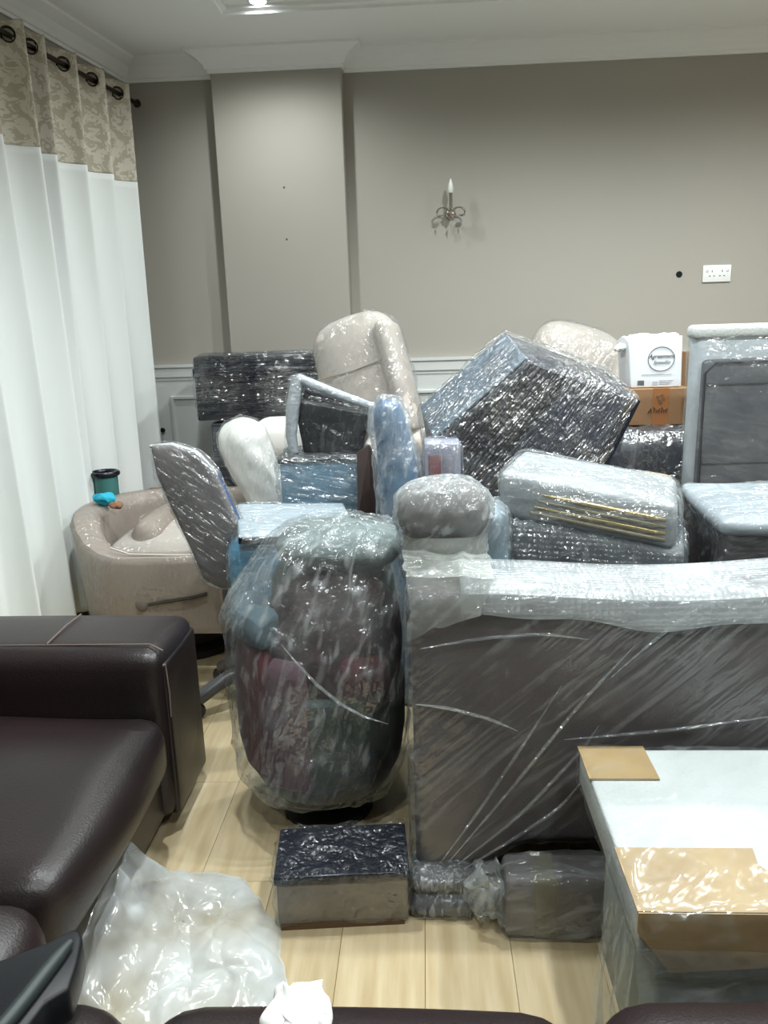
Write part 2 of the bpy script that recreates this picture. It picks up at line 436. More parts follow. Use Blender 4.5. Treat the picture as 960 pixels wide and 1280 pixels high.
# window behind the curtain
wang = math.atan(.15)
def wpt(s, off, z):
    """a point s metres from the far corner along the window wall, off metres into the room"""
    dx, dy = -math.sin(wang), -math.cos(wang)
    return Vector((xw(D)+dx*s+math.cos(wang)*off, D+dy*s-math.sin(wang)*off, z))
def wbox(s0, s1, o0, o1, z0, z1):
    v = [wpt(s, o_, z) for s in (s0, s1) for o_ in (o0, o1) for z in (z0, z1)]
    return v, box(0, 1, 0, 1, 0, 1)[1]
wf = obj('window_1', wbox(.45, 2.25, 0, .012, .7, 2.2), mat('night_glass', (40, 46, 54), .08), smooth=False); tag(wf, kind='structure')
for q in (wbox(.42, .48, 0, .03, .67, 2.23), wbox(2.22, 2.28, 0, .03, .67, 2.23), wbox(.48, 2.22, 0, .03, .67, .73), wbox(.48, 2.22, 0, .03, 2.17, 2.23), wbox(1.32, 1.38, 0, .03, .73, 2.17)):
    obj('window_frame', q, whitem, wf, smooth=False)

# ---------------- ceiling downlights
def downlight(x, y, z, label, watts=LAMP_W):
    t = thing('downlight', label, 'light', (x, y, z), group='recessed ceiling downlights')
    obj('trim_ring', xf(lathe([(.034, -.001), (.036, -.006), (.048, -.004), (.05, 0), (.034, 0)], 32, cap=False)), whitem, t)
    obj('lens', disc(.034, 24, -.004, .003), mat('lamp_lens', (240, 248, 255), .4, emis=25), t)
    ld = bpy.data.lights.new('downlight_beam', 'SPOT'); ld.energy = watts; ld.spot_size = math.radians(160); ld.spot_blend = .85
    ld.shadow_soft_size = .035; ld.color = (.94, .995, 1.0)
    lo = bpy.data.objects.new('lamp', ld); col.objects.link(lo); lo.parent = t; lo.location = (0, 0, -.02)
    return t
zt = ZC+TZ
for (x, y, lb) in ((-.69, 3.745, 'small round recessed downlight glowing above the wall pilaster'),
                   (.55, 3.1, 'recessed downlight in the ceiling tray above the wall lamp'),
                   (1.75, 3.1, 'recessed downlight in the ceiling tray above the double socket'),
                   (-.55, 1.9, 'recessed downlight in the ceiling tray above the green tub chair'),
                   (.65, 1.9, 'recessed downlight in the ceiling tray above the wrapped long sofa'),
                   (1.85, 1.9, 'recessed downlight in the ceiling tray near the right wall'),
                   (-.55, .3, 'recessed downlight in the ceiling tray above the leather sofa corner'),
                   (.65, .3, 'recessed downlight in the ceiling tray above the leather seat cushions'),
                   (1.85, .3, 'recessed downlight in the ceiling tray above the room entrance')):
    downlight(x, y, zt, lb, LAMP_W*(.38 if y > 3.7 else .62 if y < 1 else 1.0))

# ---------------- curtains
def damask():
    M = bpy.data.materials.new('damask_band'); M.use_nodes = True; nt = M.node_tree; L = nt.links
    b = nt.nodes['Principled BSDF']; b.inputs['Roughness'].default_value = .75; b.inputs['Specular IOR Level'].default_value = .3
    uv = nn(nt, 'ShaderNodeUVMap')
    nz = nn(nt, 'ShaderNodeTexNoise'); nz.inputs['Scale'].default_value = 26; nz.inputs['Detail'].default_value = 3; nz.inputs['Distortion'].default_value = 2
    L.new(uv.outputs[0], nz.inputs['Vector'])
    sp = nn(nt, 'ShaderNodeSeparateXYZ'); L.new(uv.outputs[0], sp.inputs[0])
    def mth(op, a, b_=None):
        n = nn(nt, 'ShaderNodeMath', operation=op)
        for i, q in enumerate((a, b_)):
            if q is None: continue
            if isinstance(q, (int, float)): n.inputs[i].default_value = q
            else: L.new(q, n.inputs[i])
        return n.outputs[0]
    cu = mth('COSINE', mth('MULTIPLY', sp.outputs[0], 2*PI/.21)); cv = mth('COSINE', mth('MULTIPLY', sp.outputs[1], 2*PI/.25))
    s_ = mth('ADD', mth('ADD', cu, cv), mth('MULTIPLY', mth('SUBTRACT', nz.outputs[0], .5), 3.2))
    rings = mth('SINE', mth('MULTIPLY', s_, 3.4))
    fac = mth('ADD', mth('MULTIPLY', rings, 1.6), .5); cl = nn(nt, 'ShaderNodeClamp'); L.new(fac, cl.inputs[0])
    mx = nn(nt, 'ShaderNodeMix', data_type='RGBA'); mx.inputs[6].default_value = lin((176, 168, 150)); mx.inputs[7].default_value = lin((204, 199, 184))
    L.new(cl.outputs[0], mx.inputs[0]); L.new(mx.outputs[2], b.inputs['Base Color'])
    return M
dam = damask()
curm = bpy.data.materials.new('white_curtain_cloth'); curm.use_nodes = True
_nt = curm.node_tree; _b = _nt.nodes['Principled BSDF']; _b.inputs['Base Color'].default_value = lin((230, 234, 232)); _b.inputs['Roughness'].default_value = .7; _b.inputs['Sheen Weight'].default_value = .2
def curtain(label, s0, s1, lam, amp_top, amp_bot, ph, zh, seed, grom, flare):
    z_top, z_band = 2.545, 2.09
    base = wpt(s0, .085, 0)
    t = thing('curtain', label, 'curtain', base, group='eyelet curtains on the window wall')
    gs = [s0 + lam*((PI-ph)/(2*PI) % 1 + i) for i in range(int((s1-s0)/lam)+1) if s0+.02 < s0+lam*((PI-ph)/(2*PI) % 1 + i) < s1-.02]
    def pt(s, z):
        h = (z_top-z)/(z_top-zh)
        a = amp_top*(1-h)+amp_bot*h
        wob = .45*math.sin(3.1*s+seed)*h + .25*math.sin(7.3*s+2*seed)*h
        f = math.sin(2*PI*(s-s0)/lam + ph + wob*2)
        f2 = math.sin(4*PI*(s-s0)/lam + 1.3*seed)*.18*h
        sag = .006*math.sin(2*PI*(s-s0)/lam*2) if z > z_top-.001 else 0
        return wpt(s + .02*math.cos(2*PI*(s-s0)/lam+ph)*(1+h), .085 + a*(f+f2) + flare*h, z + sag)
    def sheet(za, zb, nz, holes):
        ns = int((s1-s0)/.009); V = []; UV = []
        for j in range(nz+1):
            z = za+(zb-za)*j/nz
            for i in range(ns+1):
                s = s0+(s1-s0)*i/ns; V.append(pt(s, z)-base); UV.append((s*1.25, z))
        Fc = []
        for j in range(nz):
            zc = za+(zb-za)*(j+.5)/nz
            for i in range(ns):
                s = s0+(s1-s0)*(i+.5)/ns
                if holes and any((s-g)**2*1.9+(zc-2.492)**2 < .024**2 for g in gs): continue
                Fc.append((j*(ns+1)+i, j*(ns+1)+i+1, (j+1)*(ns+1)+i+1, (j+1)*(ns+1)+i))
        return V, Fc, UV
    for nm, za, zb, nz, mt, ho in (('plain_drop', zh, z_band, 60, curm, False), ('damask_band', z_band, z_top, 50, dam, True)):
        V, Fc, UV = sheet(za, zb, nz, ho)
        me = bpy.data.meshes.new(nm); me.from_pydata([tuple(v) for v in V], [], Fc)
        ul = me.uv_layers.new(name='UVMap')
        for lp_ in me.loops: ul.data[lp_.index].uv = UV[lp_.vertex_index]
        me.materials.append(mt); me.polygons.foreach_set('use_smooth', [True]*len(me.polygons))
        o = bpy.data.objects.new(nm, me); col.objects.link(o); o.parent = t
        sm_ = o.modifiers.new('cloth_thickness', 'SOLIDIFY'); sm_.thickness = .003
    for g in gs:
        c0 = pt(g, 2.492); tx = (pt(g+.01, 2.492)-pt(g-.01, 2.492)).normalized(); nrm = tx.cross(Vector((0, 0, 1))).normalized()
        Rm = Matrix((tx, Vector((0, 0, 1)), nrm)).transposed()
        v, f = torus(.027, .0055, 24, 8)
        obj('eyelet', ([Rm @ Vector(q) + c0 - base for q in v], f), metalm, t)
    return t
curtain('white curtain with beige damask band hanging beside the back wall corner', .14, .99, .225, .042, .020, -.4, .12, 1.0, True, .0)
curtain('white curtain with damask band in deep folds behind the leather sofa', 1.01, 2.03, .235, .045, .075, 1.2, .12, 2.3, True, .03)
rt = thing('curtain_rod', 'dark bronze curtain rod with a finial above the white curtains', 'curtain rod', wpt(.1, .085, 2.492))
obj('rod', loc_of(tube([wpt(.07, .085, 2.492), wpt(2.2, .085, 2.492)], .011, 14), rt), metalm, rt)
v, f = lathe([(.002, 0), (.012, .004), (.012, .01), (.018, .018), (.021, .028), (.017, .04), (.006, .05), (.001, .054)], 16)
q = Vector((0, 0, 1)).rotation_difference(wpt(0, 0, 0)-wpt(1, 0, 0)).to_matrix()
obj('finial', loc_of(([q @ Vector(p) + wpt(.085, .085, 2.492) for p in v], f), rt), metalm, rt)
for s in (.12, 2.12):
    obj('bracket', loc_of(tube([wpt(s, 0, 2.492), wpt(s, .085, 2.492)], .008, 10), rt), metalm, rt)

# ---------------- wall lamp, socket, cable hole
p = PY(563, 268, D); t = thing('wall_lamp', 'small nickel wall sconce with one candle bulb on the taupe wall', 'wall lamp', (p.x, D, p.z))
obj('backplate', xf(lathe([(.028, 0), (.028, .004), (.02, .012), (.006, .016)], 24), rot=(PI/2, 0, 0)), chrome, t)
obj('arm', tube([(0, -.012, 0), (0, -.05, -.02), (0, -.075, -.012), (0, -.08, .012)], .005, 10), chrome, t)
obj('candle_cup', xf(lathe([(.006, -.006), (.02, 0), (.022, .006), (.012, .01)], 20), (0, -.08, .012)), chrome, t)
obj('candle_tube', xf(lathe([(.0085, 0), (.0085, .075)], 16), (0, -.08, .02)), chrome, t)
obj('bulb', xf(lathe([(.009, 0), (.013, .012), (.014, .024), (.011, .042), (.006, .058), (.001, .07)], 16), (0, -.08, .094)), mat('frosted_bulb', (225, 228, 222), .3), t)
for s in (-1, 1):
    pts = [(s*(.012+.03*(1-math.cos(a))), -.06, .004+.02*math.sin(a)*1.1) for a in np.linspace(0, PI*1.35, 14)]
    obj('scroll_arm', tube(pts, [.0045+.001*math.sin(i) for i in range(14)], 8), chrome, t)
    obj('drip_dish', xf(lathe([(.003, -.008), (.016, -.002), (.017, .002), (.004, .003)], 16), (s*.058, -.06, -.012)), chrome, t)
    obj('crystal_drop', xf(lathe([(.0008, .016), (.005, .004), (.0055, 0), (.001, -.016)], 6), (s*.058, -.06, -.04)), mat('crystal', (235, 238, 238), .05, trans=.8), t, smooth=False)
obj('crystal_drop', xf(lathe([(.0008, .02), (.006, .004), (.0065, 0), (.001, -.02)], 6), (0, -.06, -.055)), MATS['crystal'], t, smooth=False)
p = PY(895.5, 342, D); t = thing('wall_socket', 'white double power socket on the taupe wall', 'socket', (p.x, D, p.z))
obj('faceplate', xf(bevel(box(-.073, .073, -.01, 0, -.043, .043), .004, 2)), plugm, t)
for s in (-1, 1):
    obj('rocker_switch', bevel(box(s*.052-.007, s*.052+.007, -.014, -.009, .008, .03), .002, 1), plugm, t)
    for (dx, dz, a_, b_) in ((0, .012, .002, .005), (-.011, -.012, .004, .0022), (.011, -.012, .004, .0022)):
        obj('pin_hole', box(s*.026+dx-a_, s*.026+dx+a_, -.0108, -.0095, dz-b_, dz+b_), inkm, t, smooth=False)
p = PY(849, 343, D); t = thing('cable_outlet', 'small round black cable hole in the taupe wall', 'cable outlet', (p.x, D, p.z))
obj('rim', xf(torus(.014, .003, 20, 6), rot=(PI/2, 0, 0)), blackm, t)
obj('recess', xf(disc(.0135, 20, 0, .002), rot=(PI/2, 0, 0)), mat('hole_black', (8, 8, 9), .9), t)
for (a, b, wh) in ((355, 234, 'upper'), (358.5, 299, 'lower')):
    p = PY(a, b, D-PD); tag(obj('wall_screw', xf(lathe([(.0055, 0), (.0045, .002), (.001, .0028)], 12), (p.x, D-PD, p.z), (PI/2, 0, 0)), mat('screw_grey', (96, 92, 86), .5)), 'tiny grey screw left in the pilaster, the %s one of two' % wh, 'screw', 'screws in the pilaster')

# ================================================================== LEATHER SOFAS
def stitch(root, pts, r=.0022, par=None):
    return obj('stitching', loc_of(tube(pts, r, 6), root) if par is None else tube(pts, r, 6), stitchm, par or root)
SX = -.69          # front of the left sofa's cushions
t = thing('leather_sofa', 'dark brown leather sofa with white stitching beside the curtains', 'sofa', (-1.2, 1.3, 0))
def LW(vf): return loc_of(vf, t)
obj('base', LW(rbox(-1.72, SX-.04, .975, 1.86, .05, .22, .02)), leather, t)
obj('plinth', LW(box(-1.68, SX-.075, .97, 2.12, 0, .05)), darkm, t, smooth=False)
arm = obj('armrest', LW(rbox(-1.72, SX-.012, 1.83, 2.15, .045, .54, .045, puff=.012)), leather, t)
obj('stitching', LW(tube([(-1.7, 1.885, .547), (-.74, 1.885, .547), (-.70, 1.87, .535)], .0022, 6)), stitchm, t)
obj('stitching', LW(tube([(-1.02, 1.885, .55), (-1.02, 2.0, .556), (-1.02, 2.1, .552)], .0022, 6)), stitchm, t)
obj('stitching', LW(tube([(-.695, 1.862, .5), (-.69, 1.858, .42), (-.692, 1.858, .35)], .0022, 6)), stitchm, t)
obj('front_panel', LW(rbox(SX-.03, SX-.004, 1.86, 2.13, .05, .50, .012)), leather, t)
def cush(y0, y1, z1=.385):
    def fn(A):
        top = A[:, 2] > .3
        A[:, 2] += np.where(top, .006*np.sin(A[:, 0]*9)*np.sin(A[:, 1]*11), 0)
        return A
    c = obj('seat_cushion', LW(rbox(-1.52, SX+.0, y0, y1, .20, z1, .06, puff=.022, fn=fn, step=.04)), leather, t)
    pts = [(SX-.055, y1-.012, z1-.075), (SX-.01, y1-.045, z1-.08), (SX+.004, y1-.12, z1-.078), (SX+.008, (y0+y1)/2, z1-.075), (SX+.004, y0+.12, z1-.078), (SX-.01, y0+.04, z1-.08), (SX-.06, y0+.004, z1-.075), (-1.3, y0-.004, z1-.075)]
    P = [Vector(p) for p in pts]; fine = []
    for i in range(len(P)-1):
        for k in range(6): fine.append(P[i].lerp(P[i+1], k/6))
    obj('piping', LW(tube(fine+[P[-1]], .0032, 6)), mat('leather_piping', (84, 66, 62), .5), c)
cush(1.165, 1.828); cush(.97, 1.155)
obj('backrest', LW(rbox(-1.74, -1.5, .99, 1.84, .2, .74, .07, puff=.02)), leather, t)

t = thing('leather_sofa', 'dark brown leather sofa with rounded seat fronts, in front of the plastic bag', 'sofa', (.3, .4, 0))
def LW(vf): return loc_of(vf, t)
obj('base', LW(rbox(-1.0, 1.35, -.02, .76, .04, .26, .02)), leather, t)
for (a, b) in ((-1.05, -.425), (-.415, .205), (.215, .92)):
    c = obj('seat_cushion', LW(rbox(a, b, .1, .925+.02*(a > .2), .24, .43, .085, puff=.015, step=.04)), leather, t)
    yf_ = .925+.02*(a > .2)
    obj('piping', LW(tube([(a+.012, .3, .372), (a+.012, yf_-.1, .372), (a+.035, yf_-.035, .372), (a+.09, yf_+.001, .368), ((a+b)/2, yf_+.008, .366), (b-.09, yf_+.001, .368), (b-.035, yf_-.035, .372), (b-.012, yf_-.1, .372), (b-.012, .3, .372)], .003, 6)), MATS['leather_piping'], c)
obj('backrest', LW(rbox(-1.05, 1.35, -.12, .12, .1, .8, .07, puff=.02)), leather, t)
# black case at the left, lying on the near seat
z0 = .50
pl = [PZ(*q, z0) for q in ((-40, 1214), (0, 1199), (60, 1176), (92, 1159), (101, 1163), (103, 1172), (97, 1200), (86, 1235), (56, 1252), (20, 1300), (-50, 1330))]
t = thing('black_case', 'black padded case with a rounded strap lying on the leather seat', 'case', (pl[5].x-.08, pl[5].y-.08, .43))
obj('shell', loc_of(bevel(prism(pl, (0, 0, -.055)), .006, 2), t), mat('black_nylon', (17, 19, 24), .45, .4), t)
sp = [PZ(*q, z0+.008) for q in ((88, 1178), (72, 1197), (52, 1222), (32, 1248), (10, 1275), (-12, 1300))]
obj('strap', loc_of(tube(sp, [.006, .010, .011, .011, .011, .011], 10), t), mat('strap_nylon', (40, 50, 50), .5), t)
# white tissue on the near seat
def blob(sx, sy, sz, amp, f, seed, nth=64, nr=28):
    V = []; Fc = []
    for j in range(nr+1):
        for i in range(nth):
            a = 2*PI*i/nth; ph = PI*j/nr
            V.append((sx*math.sin(ph)*math.cos(a), sy*math.sin(ph)*math.sin(a), sz*math.cos(ph)))
    for j in range(nr):
        for i in range(nth): Fc.append((j*nth+i, j*nth+(i+1) % nth, (j+1)*nth+(i+1) % nth, (j+1)*nth+i))
    return crumple((V, Fc), amp, f, seed)
v, f = blob(.05, .04, .022, .02, 26, 5)
mz = min(p[2] for p in v); p = PZ(378, 1268, .45)
v = [(q[0], q[1], max(q[2]-mz-.004, 0)) for q in v]
tag(obj('paper_tissue', (v, f), mat('white_paper', (246, 246, 244), .9), loc=(p.x, p.y-.01, .431)), 'crumpled white paper tissue on the leather seat edge', 'tissue')

# ================================================================== FILM MATERIALS
f_h = film_mat('film_level', (1, 0, .05), haze=.012, gloss=.18, streak_haze=.08, stretch=11, scale=7, crinkle=24)
f_v = film_mat('film_upright', (.1, 0, 1), haze=.08, gloss=.12, streak_haze=.2)
f_d = film_mat('film_slanted', (.6, 0, -.5), haze=.06, gloss=.12, streak_haze=.12)
f_clear = film_mat('film_clear', (.3, 0, 1), haze=.03, gloss=.08, streak_haze=.08, stretch=5)
f_diag = film_mat('film_diagonal', (.75, 0, .66), haze=.07, gloss=.05, streak_haze=.2, stretch=18, scale=3.0, bump=.6, crinkle=22)
f_bub = film_mat('film_bubble', (0, 0, 1), haze=.12, gloss=.16, streak_haze=.2, stretch=3, scale=14, bubble=70, bump=1)
f_milk = film_mat('film_milky', (.5, 0, .8), haze=.30, gloss=.08, streak_haze=.45, stretch=5)

# ================================================================== LONG WRAPPED SOFA (seen from behind)
t = thing('wrapped_sofa', 'long mauve-grey sofa wrapped in plastic film, its back to the floor clearing', 'sofa', (.9, 1.95, 0))
def LW(vf): return loc_of(vf, t)
def bk(A):
    u = np.clip((A[:, 0]+.04)/.25, 0, 1)
    low = np.clip((.5-A[:, 2])/.4, 0, 1)
    A[:, 2] += low*(.085*u*u)
    top = np.clip((A[:, 2]-.55)/.2, 0, 1)
    A[:, 2] += top*(.010*np.sin(A[:, 0]*7+1))
    A[:, 1] += .01*np.sin(A[:, 0]*5)*np.sin(A[:, 2]*6)
    return A
back = obj('backrest', LW(rbox(-.04, 1.85, 1.60, 1.78, .07, .765, .025, fn=bk, step=.03)), greym, t)
a1 = obj('armrest', LW(rbox(-.035, .15, 1.76, 2.42, .07, .60, .05)), greym, t)
a2 = obj('armrest', LW(rbox(1.66, 1.84, 1.76, 2.42, .07, .60, .05)), greym, t)
obj('seat', LW(rbox(.15, 1.66, 1.76, 2.42, .10, .44, .05)), greym, t)
for (x, y) in ((.02, 1.66), (1.7, 1.66), (.02, 2.34), (1.7, 2.34), (.62, 1.70)):
    obj('leg', LW(xf(lathe([(.022, 0), (.03, .12)], 16), (x, y, 0))), darkm, t)
# pale foam laid over the top edge
V = []; Fc = []; NS = 90
prof = [(1.572, -.030), (1.570, -.012), (1.574, .006), (1.595, .020), (1.66, .024), (1.72, .024), (1.785, .020), (1.806, -.005), (1.808, -.05)]
for i in range(NS+1):
    x = .07+1.76*i/NS; zt_ = .772+.010*math.sin(x*7+1)
    wob = .009*math.sin(x*9)+.006*math.sin(x*23)
    for k_, (yy, dz) in enumerate(prof): V.append((x, yy, zt_+dz+(wob-.02 if k_ < 2 else 0)))
n = len(prof)
for i in range(NS):
    for k_ in range(n-1): Fc.append((i*n+k_, i*n+k_+1, (i+1)*n+k_+1, (i+1)*n+k_))
fs = obj('foam_strip', LW((V, Fc)), film_mat('pale_foam_sheet', (1, 0, .1), haze=.30, gloss=.08, streak_haze=.15, stretch=4, bubble=70, bump=.7), t)
md = fs.modifiers.new('thick', 'SOLIDIFY'); md.thickness = .004
film(t, [back], f_diag, vox=.011, off=.012, amp=.007, sdir=(.75, 0, .66), freq=12, stretch=14, hull=False, seed=4, smooth=2)
ffm = film_mat('film_fold', (1, 0, 0), haze=.22, gloss=.14, streak_haze=.15)
for ln in (((545, 1086), (600, 1012), (655, 930), (705, 852)), ((552, 1088), (640, 985), (725, 880), (800, 800)), ((560, 1090), (650, 1020), (730, 935), (750, 905)), ((570, 1092), (640, 1050), (700, 1010), (745, 955)), ((760, 850), (830, 790), (880, 755), (905, 745)), ((516, 880), (560, 885), (610, 898), (650, 915)), ((700, 925), (780, 918), (860, 910), (990, 892)), ((520, 812), (600, 798), (680, 792), (740, 800))):
    P_ = [PY(*q, 1.585) for q in ln]; fine = []
    for i in range(3):
        for k_ in range(5): fine.append(P_[i].lerp(P_[i+1], k_/5))
    fine.append(P_[-1]); fine = [(fine[max(i-1, 0)]+fine[i]+fine[min(i+1, len(fine)-1)])/3 for i in range(len(fine))]
    n_ = len(fine); obj('film_fold', LW(tube(fine, [.0008+.0036*math.sin(PI*i/(n_-1)) for i in range(n_)], 6)), ffm, t)
fo = obj('wrapped_foot', LW(join(rbox(-.06, .10, 1.535, 1.66, .002, .055, .026), rbox(-.05, .10, 1.55, 1.66, .05, .105, .026))), darkgrey, t)
film(t, [fo], film_mat('film_ribbed', (0, 0, 1), haze=.2, gloss=.12, streak_haze=.5, stretch=6, scale=14), vox=.006, off=.004, amp=.006, sdir=(0, .3, 1), freq=60, stretch=3, hull=False, seed=8, zmin=.001)
# rounded padded top standing behind its end
t = thing('wrapped_stool_top', 'round-topped grey padded stool top in cloudy wrap, between green chair and long sofa', 'stool', (.042, 1.90, .605))
padm = mat('grey_pad', (112, 106, 102), .7, rgb2=(80, 76, 74), cscale=14)
pad = obj('seat_pad', rbox(-.112, .108, -.08, .08, .22, .36, .06, puff=.006), padm, t)
neck = obj('column', xf(lathe([(.09, .02), (.088, .08), (.10, .16), (.105, .235)], 24), scale=(1, .7, 1)), mat('pale_pad', (178, 178, 170), .7), t)
obj('base', xf(lathe([(.10, 0), (.10, .02)], 24), scale=(1, .8, 1)), darkm, t)
film(t, [pad, neck], f_milk, vox=.008, off=.01, amp=.010, sdir=(1, 0, .3), freq=26, stretch=3, hull=False, seed=21, smooth=3)

V = []; Fc = []; nu, nv = 26, 26
for j in range(nv+1):
    for i in range(nu+1):
        u, q = i/nu, j/nv
        a = PY(498+112*u+6*q, 688, 1.80-.235*min(1, q*2.2)); b = PY(512+(100-14*u)*u, 800-34*u, 1.565)
        a = PY(500+108*u, 690, 1.80); m_ = PY(508+110*u, 722, 1.575)
        p = a.lerp(m_, q*3) if q < 1/3 else m_.lerp(b, (q-1/3)*1.5)
        V.append(p)
for j in range(nv):
    for i in range(nu): Fc.append((j*(nu+1)+i, j*(nu+1)+i+1, (j+1)*(nu+1)+i+1, (j+1)*(nu+1)+i))
obj('film_drape', crumple(loc_of((V, Fc), t), .012, 12, 4), film_mat('film_drape', (.6, 0, .6), haze=.38, gloss=.08, streak_haze=.3, stretch=3, hazecol=(205, 210, 204)), t)

# ================================================================== GREEN TUB CHAIR
t = thing('tub_chair', 'dark green tub chair with maroon cushions bundled in clear plastic', 'chair', (-.30, 1.99, 0))
obj('post', lathe([(.13, 0), (.13, .012), (.03, .025), (.026, .12)], 24), darkm, t)
shell_p = [(.05, .07), (.12, .075), (.18, .11), (.215, .18), (.228, .27), (.23, .36), (.23, .42), (.205, .43), (.2, .40), (.05, .38)]
sh = obj('shell', xf(lathe(shell_p, 48), scale=(1, .95, 1)), greenm, t)
def arcpad(r0, r1, z0, z1, a0, a1, n=26, lean=0):
    V = []; Fc = []
    prof = [(r0, z0), (r1, z0), (r1+.008, (z0+z1)/2), (r1-.004, z1-.02), ((r0+r1)/2, z1), (r0+.004, z1-.02), (r0-.006, (z0+z1)/2)]
    k = len(prof)
    for i in range(n+1):
        a = a0+(a1-a0)*i/n
        e = min(i, n-i)/n*2; sc_ = .8+.2*min(1, e*4)
        for (r, z) in prof: V.append((r*math.cos(a), r*.95*math.sin(a), z0+(z-z0)*sc_))
    for i in range(n):
        for j in range(k): Fc.append((i*k+j, i*k+(j+1) % k, (i+1)*k+(j+1) % k, (i+1)*k+j))
    Fc.append(tuple(range(k))); Fc.append(tuple(reversed(range(n*k, n*k+k))))
    return V, Fc
p1 = obj('side_pad', arcpad(.165, .236, .16, .57, math.radians(172), math.radians(240)), maroonm, t)
p1b = obj('side_pad', arcpad(.165, .238, .15, .54, math.radians(236), math.radians(268)), mat('plum_grey', (92, 66, 76), .8), t)
p1['label'] = 'maroon side pad'
p2 = obj('backrest', arcpad(.16, .215, .40, .74, math.radians(-10), math.radians(140)), mat('grey_green_velvet', (92, 106, 104), .8, rgb2=(70, 84, 82), cscale=5), t)
p3 = obj('cushion', xf(rbox(-.13, .17, -.06, .06, 0, .33, .06, puff=.03), (.02, -.13, .38), (-.22, .06, 0)), mat('dark_maroon_throw', (66, 40, 42), .6, rgb2=(40, 28, 30), cscale=10), t)
p4 = obj('cushion', xf(rbox(-.07, .07, -.04, .04, 0, .13, .04, puff=.015), (.13, -.145, .42), (-.1, 0, .4)), maroonm, t)
p5 = obj('folded_cloth', arcpad(.13, .238, .55, .66, math.radians(165), math.radians(238)), mat('blue_grey_cloth', (70, 90, 100), .8, rgb2=(88, 108, 116), cscale=8), t)
p6 = obj('folded_cloth', xf(rbox(-.13, .16, -.12, .14, 0, .06, .03, puff=.03), (.05, .02, .755), (0, .05, 0)), mat('grey_white_cloth', (112, 124, 122), .8, rgb2=(66, 80, 78), cscale=9), t)
for q_ in (p1, p1b, p2, p5):
    md = q_.modifiers.new('soft', 'SUBSURF'); md.levels = md.render_levels = 1
film(t, [sh, p1, p1b, p2, p3, p4, p5, p6], film_mat('film_bundle', (.35, 0, 1), haze=.12, gloss=.10, streak_haze=.4, stretch=5, scale=9, bump=.8, crinkle=46), vox=.010, off=.012, amp=.015, sdir=(.4, 0, 1), freq=12, stretch=4, seed=31, smooth=3, zmin=.05, fine=.4)
fp = [PY(*q, 1.735) for q in ((352, 806), (370, 828), (396, 856), (425, 880), (455, 896), (485, 905))]
obj('film_fold', loc_of(tube(fp, [.0008, .003, .004, .004, .003, .0008], 8), t), film_mat('film_fold', (1, 0, 0), haze=.22, gloss=.14, streak_haze=.15), t)
# ================================================================== SMALL WRAPPED BOX ON THE FLOOR
t = thing('wrapped_box', 'low dark box in clear film on the bare floor before the green chair', 'box', (-.215, 1.60, 0), math.radians(5))
b1 = obj('lid', bevel(box(-.155, .155, -.09, .09, .12, .142), .004), blackm, t)
b2 = obj('body', bevel(box(-.15, .15, -.085, .085, .012, .12), .004), mat('grey_brown_card', (128, 120, 110), .6, rgb2=(112, 104, 94), cscale=5), t)
b3 = obj('bottom_strip', box(-.145, .14, -.088, .08, 0, .014), mat('brown_board', (92, 70, 48), .7), t, smooth=False)
film(t, [b1, b2], f_clear, vox=.007, off=.007, amp=.009, sdir=(1, 0, .4), freq=22, stretch=4, seed=41, zmin=.004)
# ================================================================== GREY BUNDLE ON THE FLOOR
t = thing('wrapped_bundle', 'grey cushion bundle in milky film under the edge of the long sofa', 'bundle', (.29, 1.545, 0))
b1 = obj('cushion', rbox(-.13, .20, -.065, .03, .006, .155, .012, puff=.003), mat('warm_grey_fabric', (122, 116, 114), .8, rgb2=(104, 98, 98), cscale=5), t)
b2 = obj('strap', rbox(-.075, -.01, -.068, .033, .004, .158, .012), mat('olive_band', (112, 106, 84), .7), t)
film(t, [b1, b2], film_mat('film_soft', (1, 0, .3), haze=.16, gloss=.07, streak_haze=.35, stretch=4), vox=.007, off=.005, amp=.006, sdir=(1, 0, .5), freq=26, stretch=3, seed=51, smooth=1, zmin=.003)
v, f = blob(.055, .045, .075, .03, 22, 17)
obj('film_knot', ([(q[0]-.165, q[1]-.03, max(q[2]+.085, .004)) for q in v], f), film_mat('film_knot', (.3, 0, 1), haze=.35, gloss=.12, streak_haze=.4, stretch=3), t)
# ================================================================== FOAM-PACKED TABLE
t = thing('packed_table', 'low table packed in white foam board with cardboard corners, filmed over', 'table', (.72, 1.28, 0))
xl, xr_, y0, y1, zt_ = -.40, .55, -.235, .245, .45
f1 = obj('foam_board', rbox(xl, xr_, y0, y1, zt_-.075, zt_, .006, step=.08), foamm, t)
f2 = obj('table_base', bevel(box(xl+.04, xr_-.03, y0+.03, y1-.09, .02, zt_-.075), .01), mat('grey_green_panel', (122, 132, 126), .6, rgb2=(96, 108, 102), cscale=3), t)
for (x, y) in ((xl+.07, y0+.06), (xr_-.07, y0+.06), (xl+.07, y1-.13), (xr_-.07, y1-.13)):
    obj('foot', xf(lathe([(.02, 0), (.022, .025)], 14), (x, y, 0)), darkm, t)
def corner(xa, xb, ya, yb, za, name='cardboard_corner', jag=0):
    top = [(xa-.004, ya-.004), (xb, ya-.004), (xb+jag*.02, ya+(yb-ya)*.4), (xb-jag*.012, ya+(yb-ya)*.72), (xb-jag*.004, yb), (xa-.004, yb)]
    o1 = prism([(x, y, zt_+.001) for x, y in top], (0, 0, .004))
    return o1
c1 = obj('cardboard_corner', corner(xl, xl+.135, y1-.115, y1+.004, 0), tapem, t, smooth=False)
o1 = corner(xl, xl+.235, y0, y0+.15, 0, jag=1)
